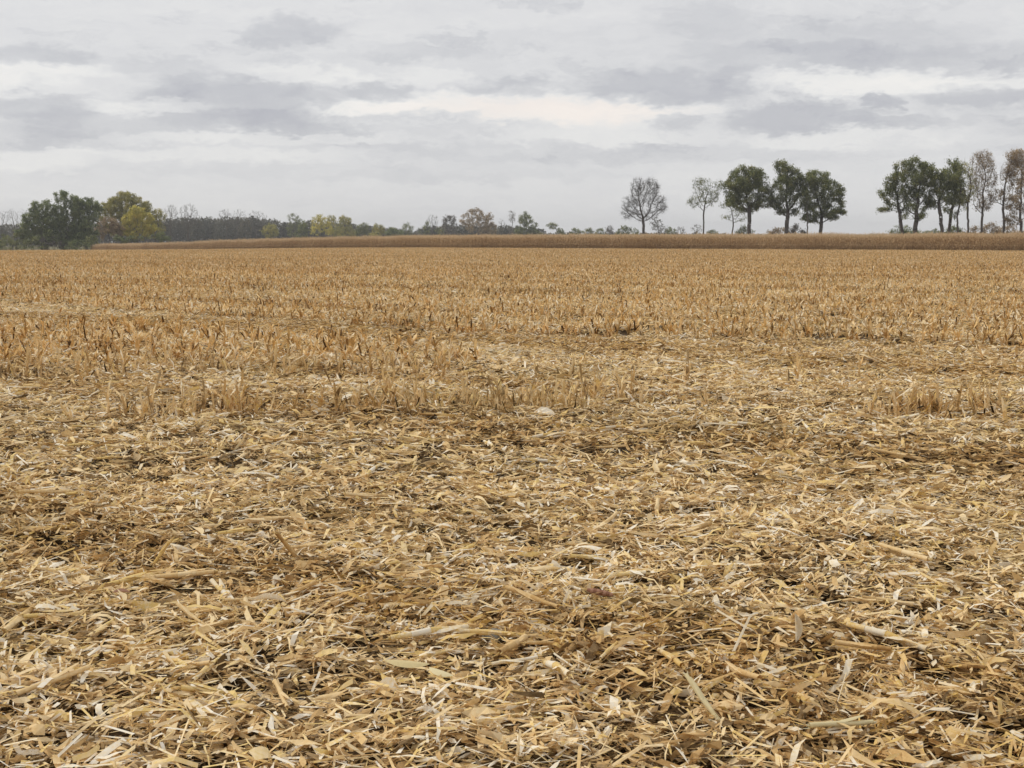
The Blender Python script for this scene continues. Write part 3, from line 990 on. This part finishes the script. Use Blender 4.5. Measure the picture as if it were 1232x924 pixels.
T('bare', 'poplar_tree', 'tall nearly bare poplar with reddish grey twigs in right group', 1180.5, 296, [(1177, 191, 9, 11), (1186, 199, 12, 18), (1178, 220, 14, 18), (1190, 216, 9, 14), (1182, 244, 12, 12)], .28, 'brown', .26, 6.0, 14, 1.3, None, 1.4)
T('bare', 'poplar_tree', 'tall sparse poplar with tan leaves near the right frame edge', 1207, 294, [(1216, 192, 10, 14), (1210, 213, 10, 20), (1200, 236, 11, 10), (1213, 240, 9, 14)], .5, 'brown', .25, 6.0, 15, 1.2, None, 1.1)
T('brown', 'brown_leaved_tree', 'dense rusty brown tree cut by the right frame edge', 1229, 292, [(1228, 192, 11, 13), (1227, 215, 13, 20), (1230, 243, 15, 17), (1222, 262, 10, 10)], 1.0, 'brown', .3, 4.0, 16, 1.1)
T('oak', 'oak_tree', 'brownish oak standing just beyond the right frame edge', 1262, 294, [(1262, 200, 16, 18), (1258, 225, 20, 22), (1266, 248, 18, 16)], 1.0, 'brown', .4, 4.0, 17, 1.0)
for i, (x0, w_, hh, lf, lb) in enumerate([
        (1081, 8, 9, 'green', 'low green shrub at the foot of the leftmost right-group oak'), (1095, 9, 8, 'green', 'low green shrub between the first two oaks of the right group'),
        (1146, 9, 9, 'oak', 'dark shrub under the tufted oak of the right group'), (1172, 9, 7, 'brown', 'reddish shrub at the foot of the tall bare poplar'),
        (1192, 10, 10, 'brown', 'reddish brown shrub right of the tall bare poplar'), (1213, 9, 12, 'brown', 'brown shrub below the tan-leaved poplar'),
        (938, 11, 7, 'brown', 'reddish low shrub left of the tallest oak trunk'), (958, 9, 9, 'grey', 'grey bushy shrub right of the tallest oak trunk'),
        (895, 7, 8, 'oak', 'small dark shrub at the foot of the first oak')]):
    T('shrub', 'wild_shrub', lb, x0, 305 + (i % 3) * 6 if x0 > 1000 else 336, [(x0, 281 - hh * .25, w_, hh), (x0 + w_ * .6, 281, w_ * .8, hh * .7), (x0 - w_ * .6, 281, w_ * .8, hh * .7)], 1.3, lf, .07, .5, 40 + i, .9)

rg = np.random.default_rng(66)
n_ = 9000
q_ = np.stack([rg.uniform(35, 150, n_), np.zeros(n_)], 1)
q_[:, 1] = rg.normal(298, 5, n_) + (np.abs(q_[:, 0] - 68) < 28) * 34
hb = vnoise(q_[:, 0] * .25, q_[:, 1] * .1, 81)
q_ = q_[rg.random(n_) < .25 + .9 * hb]; n_ = len(q_)
hh_ = rg.uniform(.4, 1.0, n_) * (.8 + 3.0 * vnoise(q_[:, 0] * .25, q_[:, 1] * .1, 81) ** 2)
ag = Acc()
ag.add(strips(np.stack([q_[:, 0], q_[:, 1], broad(q_[:, 0], q_[:, 1]) + hh_ * .5], 1), rg.random(n_) * 6.28, rg.normal(pi / 2, .35, n_), hh_, rg.uniform(.08, .3, n_), rg.normal(0, .3, n_), rg.normal(0, .8, n_), rg.uniform(0, .3, n_), np.clip(rg.normal(.4, .25, n_), 0, 1), 2, 2, .3))
tag(link('rough_grass', ag.mesh('rough_grass', LEAVES['brown'])), 'brownish rough grass and brambles under the right-hand trees', 'rough grass', kind='stuff')
# --- left clump, nearer and beside the corn
LD = 470
T('oak', 'bare_tree', 'bare grey tree at the far left edge of the photo', 3, 560, [(3, 262, 8, 10), (0, 274, 9, 9)], 0, 'grey', .25, 4, 60, 1.0, None, 1.2)
T('oak', 'bare_tree', 'bare grey tree second from the left edge', 15, 560, [(14, 260, 8, 10), (17, 273, 8, 9)], 0, 'grey', .25, 4, 61, 1.0, None, 1.2)
T('oak', 'bare_tree', 'bare grey tree just left of the big dark clump', 29, 555, [(28, 260, 6, 10), (26, 272, 8, 9)], 0, 'grey', .22, 4, 62, 1.0, None, 1.2)
T('oak', 'oak_tree', 'wide dark green oak at left of the left clump', 50, LD - 8, [(52, 252, 14, 13), (41, 264, 13, 14), (58, 268, 15, 18), (32, 277, 11, 12), (48, 285, 18, 12), (66, 262, 12, 16), (64, 284, 12, 12)], 1.2, 'green', .45, 2.6, 63, 1.2)
T('oak', 'oak_tree', 'tallest dark oak of the left clump with tufted top', 77, LD - 4, [(75, 237, 9, 8), (88, 242, 9, 8), (80, 254, 15, 15), (74, 274, 14, 18), (90, 268, 12, 16), (80, 288, 14, 10), (96, 252, 10, 12), (100, 276, 12, 14)], 1.15, 'green', .5, 3.0, 64, 1.2)
T('oak', 'oak_tree', 'dense dark oak at right of left clump beside corn end', 104, LD, [(105, 246, 12, 9), (112, 254, 9, 12), (102, 264, 15, 15), (106, 282, 12, 14), (92, 284, 11, 12)], 1.3, 'green', .45, 2.2, 65, 1.2)
for i, (x0, w_, hh, lf, lb) in enumerate([
        (98, 14, 9, 'green', 'pale green rounded shrub in front of left clump by corn'), (20, 13, 13, 'oak', 'dark shrub at the left foot of the left clump'),
        (5, 12, 10, 'oak', 'dark shrub at the extreme left frame edge'), (40, 14, 10, 'oak', 'dark shrub under the wide left oak'),
        (64, 12, 11, 'grey', 'grey green shrub under the tallest left oak'), (84, 11, 9, 'green', 'small green shrub left of the pale rounded one'), (110, 8, 11, 'oak', 'dark shrub touching the left end of the corn')]):
    y0 = 302 - hh * .85
    T('shrub', 'wild_shrub', lb, x0, LD - 16 + (i % 3) * 5, [(x0, y0, w_, hh), (x0 + w_ * .5, y0 + 3, w_ * .7, hh * .7), (x0 - w_ * .5, y0 + 3, w_ * .7, hh * .7)], 1.2, lf, .08, .4, 80 + i, .9)
T('oak', 'maple_tree', 'tall yellow green tree rising behind the corn at left', 146, 500, [(150, 241, 16, 10), (137, 251, 13, 13), (164, 250, 12, 14), (149, 262, 19, 17), (128, 256, 9, 11), (140, 274, 14, 12)], 1.25, 'olive', .4, 4, 66, 1.2)
T('oak', 'maple_tree', 'bright yellow rounded tree in front of the yellow green one', 166, 490, [(165, 260, 14, 12), (157, 272, 12, 13), (175, 270, 12, 14), (166, 280, 14, 9)], 1.5, 'yellow', .3, 2.4, 67, 1.1)
T('oak', 'maple_tree', 'low orange brown tree right above the corn end', 131, 488, [(130, 269, 12, 10), (141, 276, 10, 10), (123, 279, 8, 10)], 1.3, 'brown', .25, 2.4, 68, 1.0)
T('oak', 'maple_tree', 'brown yellow tree at right of the bright yellow tree', 188, 505, [(188, 260, 9, 12), (186, 275, 12, 12), (178, 254, 7, 9)], 1.2, 'olive', .3, 3.5, 69, 1.0)
T('oak', 'wild_shrub', 'dark green shrub below the bright yellow tree', 176, 484, [(176, 286, 14, 7), (150, 288, 12, 6), (190, 286, 12, 7)], 1.2, 'green', .1, .5, 70, .9)
T('oak', 'bare_tree', 'bare grey tree just right of the brown yellow tree', 205, 600, [(205, 256, 9, 11), (203, 270, 9, 10)], 0, 'grey', .25, 5, 71, 1.1, None, 1.4)
T('oak', 'bare_tree', 'fan shaped bare tree rising above the dark far wood at left', 226, 600, [(227, 256, 12, 12), (222, 270, 11, 9), (236, 264, 7, 8)], 0, 'grey', .3, 5, 72, 1.1, None, 1.4)

# --- far hedgerow: (x, lobes, leaf, foliage, twig, label)
FAR = [
    (272, [(270, 259, 9, 8), (277, 266, 10, 8)], 'grey', 0, 1.5, 'first of two bare trees poking above the far dark wood'),
    (288, [(288, 259, 9, 8), (284, 267, 9, 8)], 'grey', 0, 1.5, 'broad bare tree in the middle of the far dark wood'),
    (309, [(305, 260, 8, 8), (314, 262, 9, 8), (309, 270, 11, 8)], 'grey', 0, 1.5, 'bare tree at right end of the far dark wood top'),
    (326, [(326, 278, 11, 9)], 'olive', 1.0, 0, 'low olive tree in front of the far dark wood'),
    (350, [(351, 260, 5, 5), (357, 265, 7, 7), (353, 276, 10, 10)], 'oak', .5, 1.0, 'half bare tree with a small tuft at its top left'),
    (365, [(365, 272, 6, 8), (362, 281, 8, 7)], 'oak', .9, 0, 'narrow dark tree left of the olive yellow pair'),
    (386, [(385, 266, 9, 9), (381, 276, 9, 9), (393, 275, 9, 10)], 'yellow', .9, 0, 'yellowish round tree, left of the far pair'),
    (399, [(399, 266, 7, 8), (402, 278, 9, 9)], 'olive', 1.0, 0, 'olive tree joined to right side of the yellowish round tree'),
    (416, [(415, 267, 9, 9), (418, 279, 11, 9)], 'olive', 1.0, 0, 'brownish olive tree at right of the olive yellow pair'),
    (437, [(437, 275, 8, 8), (433, 283, 9, 6)], 'oak', 1.0, 0, 'dark rounded tree right of the brownish olive tree'),
    (455, [(455, 276, 8, 8), (452, 283, 9, 6)], 'olive', 1.0, 0, 'small olive tree left of the darker green pair'),
    (472, [(471, 279, 8, 7), (478, 282, 8, 6)], 'green', 1.1, 0, 'small dark green tree above the corn mid left'),
    (489, [(490, 273, 7, 5), (487, 282, 9, 7)], 'oak', .6, 1.0, 'scrubby half bare tree ending the left hedgerow'),
    (505, [(505, 280, 3, 8)], 'oak', .6, .8, 'tiny slim tree standing in the hedgerow gap'),
    (514, [(514, 275, 5, 10)], 'oak', .9, .5, 'narrow dark bush left of the fine bare tree'),
    (521, [(521, 265, 8, 8), (520, 278, 8, 8)], 'grey', .0, 1.8, 'fine bare tree at left of the brown topped tree'),
    (529, [(529, 280, 6, 7)], 'oak', .9, .3, 'dark low bush at right foot of the fine bare tree'),
    (541, [(541, 265, 9, 8), (540, 278, 10, 9)], 'grey', .9, .8, 'greyish tree touching left side of brown topped tree'),
    (576, [(572, 257, 12, 8), (585, 262, 10, 8), (562, 266, 11, 10), (577, 272, 19, 13), (590, 276, 9, 10)], 'brown', .8, .5, 'wide brown topped tree, largest of the far hedgerow'),
    (604, [(604, 270, 5, 9), (603, 280, 5, 6)], 'grey', 0, 1.5, 'thin bare tree right of the brown topped tree'),
    (615, [(616, 260, 5, 8), (615, 276, 4, 9)], 'grey', .3, 1.2, 'tall thin tree leaning on the dark domed tree'),
    (633, [(632, 265, 9, 10), (637, 274, 12, 10), (627, 278, 9, 9), (646, 282, 6, 6)], 'oak', 1.2, 0, 'dark domed tree with a solid round crown'),
    (668, [(665, 271, 7, 4), (674, 279, 6, 5)], 'oak', .8, .3, 'small flat topped tree like an umbrella'),
    (678, [(677, 282, 5, 5)], 'oak', 1.0, 0, 'small dark bush right of the umbrella shaped tree'),
    (693, [(693, 280, 8, 6)], 'oak', 1.1, 0, 'first round bush right of the umbrella shaped tree'),
    (707, [(708, 280, 7, 6)], 'oak', 1.1, 0, 'second round bush right of the umbrella shaped tree'),
    (722, [(722, 280, 7, 6)], 'oak', 1.1, 0, 'third round bush right of the umbrella shaped tree'),
    (734, [(734, 278, 6, 7)], 'grey', .7, .6, 'grey bush between the round bushes and the lone bare tree'),
    (750, [(752, 277, 8, 7), (745, 281, 6, 5)], 'oak', 1.0, .3, 'dark bush just left of the lone bare tree'),
    (764, [(764, 279, 5, 6)], 'oak', .7, .6, 'small dark bush under left side of the lone bare tree'),
    (792, [(790, 269, 8, 9), (796, 277, 8, 7)], 'grey', .3, 1.4, 'grey twiggy tree touching right side of lone bare tree'),
    (808, [(807, 279, 8, 6)], 'oak', 1.1, .0, 'dark round bush right of the grey twiggy tree'),
    (819, [(819, 278, 7, 6)], 'grey', .2, 1.4, 'pale twiggy bush right of the dark round bush'),
    (838, [(838, 275, 8, 6)], 'grey', .1, 1.4, 'pale bare round topped tree behind the slender tree trunk'),
    (857, [(857, 281, 8, 5)], 'oak', .8, .4, 'low dark bush right of the slender tree trunk'),
    (1055, [(1052, 283, 9, 3), (1062, 284, 7, 3)], 'oak', .8, .0, 'very low far bush in the gap before the right group'),
    (1116, [(1116, 281, 9, 4), (1126, 280, 7, 5)], 'oak', 1.0, .0, 'far bush seen between the right group trunks'),
]
for i, (x0, lb_, lf, fo, tw, label) in enumerate(FAR):
    dist = 760 + (i * 37) % 90
    nm = 'bare_tree' if fo == 0 else ('hedgerow_shrub' if 'bush' in label else 'hedgerow_tree')
    T('far', nm, label, x0, dist, lb_, fo, lf, .28, 1.5 if 'bush' in label or lb_[0][1] > 270 else 3.0, 200 + i, 1.0, None, tw)

# --- far-off wood, one mass beyond everything
r = np.random.default_rng(77)
a = Acc()
lob = []
top_px = [(-80, 268), (0, 270), (40, 272), (100, 268), (180, 266), (215, 263), (235, 262), (262, 261), (300, 262), (330, 265), (345, 268), (372, 267), (425, 269), (440, 271),
          (478, 275), (498, 279), (512, 274), (540, 271), (600, 272), (645, 275), (662, 280.5), (700, 281), (745, 280), (800, 280.5), (860, 281.5), (900, 283), (1000, 285), (1075, 283), (1120, 281), (1232, 279), (1320, 277)]
tx_ = [p[0] for p in top_px]; ty_ = [p[1] for p in top_px]
x = -80.0
while x < 1320:
    d = 900 + r.uniform(0, 120)
    ytop = np.interp(x, tx_, ty_) + r.normal(0, 1.0)
    p = at(x, ytop, d)
    bz = float(broad(p[0], d))
    H = max(p[2] - bz, 2.5)
    rad = r.uniform(3.5, 6.5)
    lob.append((p[0], d, bz, H, rad))
    x += rad * F / d * r.uniform(.45, .8) * (1.0 if ytop < 280 else 1.2)
for (lx, ly, bz, H, rad) in lob:
    n = int(420 * max(.4, H / 12))
    dd = r.normal(size=(n, 3)); dd /= np.linalg.norm(dd, axis=1, keepdims=True)
    c = np.array([lx, ly, bz + H * .52]) + dd * np.array([rad, rad, H * .5]) * (r.random((n, 1)) ** .3)
    tm = r.normal(.45, .18)
    a.add(strips(c, r.random(n) * 2 * pi, r.uniform(-1.2, 1.2, n), r.uniform(1.0, 2.1, n), r.uniform(.8, 1.7, n), r.normal(0, .3, n), r.normal(0, .5, n), r.uniform(-.2, .3, n), np.clip(r.normal(tm, .14, n), 0, 1), 1, 2, .6))
    a.add(rods(np.array([[lx, ly, bz - .5]]), np.array([[lx, ly, bz + H * .8]]), np.array([.3]), np.array([.12]), 4, np.array([.0])))
tag(link('far_wood', a.mesh('far_wood', LEAVES['wood'])), 'dark far-off wood along the horizon', 'wood', kind='stuff')

# ------------------------------------------------------------------ loose pieces one can pick out
r = np.random.default_rng(91)


def lie(o, x, y, dz):
    o.location = (x, y, float(height(x, y)) + dz)


STALKS, HUSKS = [], []
for i in range(10):
    rs = np.random.default_rng(300 + i)
    a = Acc()
    L = rs.uniform(.12, .34); rad = rs.uniform(.006, .012)
    t0 = rs.uniform(.38, .92)
    k = 5
    xs_ = np.linspace(-L / 2, L / 2, k)
    pts = np.stack([xs_, np.cumsum(rs.normal(0, .004, k)), np.cumsum(rs.normal(0, .003, k))], 1)
    rr_ = rad * rs.uniform(.85, 1.1, k); rr_[2] *= 1.25
    a.add(rods(pts[:-1], pts[1:], rr_[:-1], rr_[1:], 7, np.clip(np.full(k - 1, t0) + rs.normal(0, .05, k - 1), 0, 1)))
    # frayed ends and the pith
    for e, s in ((0, -1), (k - 1, 1)):
        m = 4
        p0 = np.repeat(pts[e:e + 1], m, 0) + rs.normal(0, rad * .5, (m, 3)) * [0, 1, 1]
        a.add(rods(p0, p0 + np.stack([s * rs.uniform(.01, .035, m), rs.normal(0, .006, m), rs.normal(0, .005, m)], 1), np.full(m, rad * .4), np.full(m, rad * .1), 3, np.full(m, .8)))
    # a strip of peeled sheath
    a.add(strips(np.array([[L * .1, 0, rad * 1.1]]), np.array([rs.normal(0, .15)]), np.array([rs.uniform(0, .2)]), np.array([L * .55]), np.array([rad * 2.4]), np.array([.12]), np.array([.4]), np.array([-.3]), np.array([min(t0 + .05, 1)]), 3, 3, .3))
    STALKS.append(a.mesh('stalk_piece', M_RES, True))
for i in range(10):
    rs = np.random.default_rng(400 + i)
    n = rs.integers(1, 3)
    L = rs.uniform(.07, .15, n)
    n = n + 1; L = np.append(L, rs.uniform(.05, .1))
    HUSKS.append((lambda q: make_mesh('husk', q[0], quads=q[1], tint=q[2], mat=M_RES, smooth=True))(
        strips(rs.normal(0, .012, (n, 3)), rs.normal(0, .5, n), rs.normal(0, .25, n), L, L * rs.uniform(.14, .32, n), rs.uniform(-.2, .5, n), rs.normal(0, 1.1, n), rs.uniform(-.45, .45, n), np.clip(rs.choice([.5, .62, .72, .78, .97], n), 0, 1), 6, 4, .3, None, True)))
pp = wedge_points(r, 300, 4.0, 12.5, .38, 0.0, 1.2)
for i, (x, y) in enumerate(pp):
    o = link('corn_stalk_piece', STALKS[i % 10], None, (0, 0, 0), (r.normal(0, .2), r.normal(0, .13), r.random() * 6.28), r.uniform(.65, 1.15))
    lie(o, x, y, r.uniform(.05, .085))
    tag(o, 'broken length of dry corn stalk lying loose on the near residue', 'corn stalk', 'broken corn stalks lying on the near residue')
pp = wedge_points(r, 300, 3.95, 10.5, .38, 0.0, 1.2)
for i, (x, y) in enumerate(pp):
    o = link('corn_husk', HUSKS[i % 10], None, (0, 0, 0), (r.normal(0, .35), r.normal(0, .25), r.random() * 6.28), r.uniform(.7, 1.3))
    lie(o, x, y, r.uniform(.055, .09))
    tag(o, 'papery dry corn husk scrap lying loose on the near residue', 'corn husk', 'corn husk scraps lying on the near residue')


def single_piece(name, mesh, px, py, dz, rot, scale, label, cat):
    x, y = gnd(px, py)
    o = link(name, mesh, None, (0, 0, 0), rot, scale)
    lie(o, x, y, dz + .02)
    return tag(o, label, cat)


def one_strip(name, L, w, curl, cup, tint, mat, taper=.08, seg=10, wide=6, twist=.1):
    A = lambda v: np.array([v])
    q = strips(np.zeros((1, 3)), A(0.), A(0.), A(L), A(w), A(curl), A(twist), A(cup), A(tint), seg, wide, taper)
    me = make_mesh(name, q[0], quads=q[1], tint=q[2], mat=mat, smooth=True)
    return me


M_YEL = residue_mat('yellow_husk', [(0.0, (.45, .33, .13)), (.5, (.72, .60, .33)), (1, (.84, .76, .52))], trans=.1, patch=0)
M_RED = residue_mat('reddish_cob', [(0.0, (.16, .07, .04)), (.5, (.34, .17, .11)), (1, (.5, .3, .2))], patch=0)
M_GREY = residue_mat('weathered_grey', [(0.0, (.10, .095, .08)), (.5, (.24, .22, .18)), (1, (.4, .37, .3))], patch=0)
single_piece('corn_husk', one_strip('husk', .155, .062, .10, -.35, .45, M_YEL), 490, 828, .075, (-.25, .05, -.12), 1, 'large smooth yellowish husk leaf in the lower foreground', 'corn husk')
single_piece('corn_husk', one_strip('husk', .10, .048, .12, -.3, .7, M_YEL), 531, 841, .07, (-.2, .1, -.6), 1, 'smaller pale husk touching the right of the large yellowish husk', 'corn husk')
single_piece('corn_husk', one_strip('husk', .10, .05, .3, .3, .95, M_RES), 465, 860, .06, (.9, .1, .9), 1, 'pale folded husk below the large yellowish husk', 'corn husk')
single_piece('corn_husk', one_strip('husk', .13, .055, .25, .35, .97, M_RES), 325, 755, .07, (-.4, .1, .1), 1, 'wide cream coloured husk left of centre', 'corn husk')
single_piece('corn_husk', one_strip('husk', .12, .03, .3, .3, .97, M_RES), 957, 795, .08, (.3, 1.3, 1.2), 1, 'upright white husk shred at lower right', 'corn husk')
# weathered clod of rotted stalk
def lump(name, rx, ry, rz, seed, mat, n=9, m=12):
    rs = np.random.default_rng(seed)
    th = np.linspace(0.02, pi - .02, n); ph = np.arange(m) * 2 * pi / m
    TH_, PH = np.meshgrid(th, ph, indexing='ij')
    q = 1 + (vnoise(np.cos(PH) * 1.7 + 7 + seed, TH_ * 2 + np.sin(PH) * 1.5, seed) - .5) * .5
    V = np.stack([rx * q * np.sin(TH_) * np.cos(PH), ry * q * np.sin(TH_) * np.sin(PH), rz * q * np.cos(TH_)], -1).reshape(-1, 3)
    i, j = np.meshgrid(np.arange(n - 1), np.arange(m), indexing='ij')
    Q = np.stack([i * m + j, i * m + (j + 1) % m, (i + 1) * m + (j + 1) % m, (i + 1) * m + j], -1).reshape(-1, 4)
    return make_mesh(name, V, quads=Q, tint=rs.uniform(.3, .7, len(V)), mat=mat, smooth=True)


single_piece('soil_clod', lump('clod', .045, .035, .02, 3, M_GREY), 594, 786, .035, (0, 0, .3), 1, 'greyish clod half sunk in residue, centre foreground', 'clod')
# red corn cob: core and rows of empty sockets
a = Acc()
xs_ = np.linspace(-.055, .055, 9)
rc = np.array([.007, .011, .013, .0135, .0135, .013, .012, .010, .006])
for k in range(8):
    a.add(rods(np.array([[xs_[k], 0, 0]]), np.array([[xs_[k + 1], 0, 0]]), np.array([rc[k]]), np.array([rc[k + 1] * .82]), 10, np.array([.3 + .4 * (k % 2)])))
single_piece('corn_cob', a.mesh('cob', M_RED), 722, 731, .06, (0, .1, -.35), 1, 'reddish broken corn cob lying right of centre', 'corn cob')
single_piece('corn_husk', one_strip('husk', .07, .03, .2, .3, .8, M_RED), 47 + 100, 740, .06, (.2, .1, .5), 1, 'pinkish husk shred at left of the foreground', 'corn husk')
ys_ = STALKS[0].copy(); ys_.materials.clear(); ys_.materials.append(M_YEL)
single_piece('corn_stalk_piece', ys_, 1010, 908, .07, (0, .05, .35), .8, 'bright yellow stalk piece at the bottom right edge', 'corn stalk')
single_piece('corn_stalk_piece', ys_, 845, 885, .08, (0, -.5, 2.1), .8, 'yellow stalk piece propped up at bottom, left of the bright one', 'corn stalk')
single_piece('corn_stalk_piece', STALKS[3], 196, 692, .10, (0, -.75, .9), .8, 'thick stalk piece leaning upward at left foreground', 'corn stalk')
single_piece('corn_stalk_piece', STALKS[4], 348, 690, .10, (0, .9, .7), .85, 'brown stalk piece leaning left beside a dark hollow', 'corn stalk')

# ------------------------------------------------------------------ haze
HX, HY0, HY1, HZ = 2650, -950, 3250, 45
hv = np.array([(x, y, z) for x in (-HX, HX) for y in (HY0, HY1) for z in (-5.5, HZ)])
hq = [(0, 1, 3, 2), (4, 6, 7, 5), (0, 4, 5, 1), (2, 3, 7, 6), (0, 2, 6, 4), (1, 5, 7, 3)]
hm = bpy.data.materials.new('haze'); hm.use_nodes = True
hn = hm.node_tree; hn.nodes.clear()
pv_ = hn.nodes.new('ShaderNodeVolumePrincipled'); pv_.inputs['Color'].default_value = (.92, .94, .97, 1)
pv_.inputs['Density'].default_value = 0.0002
ho = hn.nodes.new('ShaderNodeOutputMaterial'); hn.links.new(pv_.outputs[0], ho.inputs['Volume'])
tag(link('haze', make_mesh('haze', hv, quads=hq, mat=hm)), 'thin pale autumn haze over the whole field', 'haze', kind='stuff')
sc.cycles.volume_bounces = 0
print('tris', sum(sum(len(p.vertices) - 2 for p in o.data.polygons) if len(o.data.polygons) < 100000 else len(o.data.polygons) * 2 for o in sc.objects if o.type == 'MESH'))
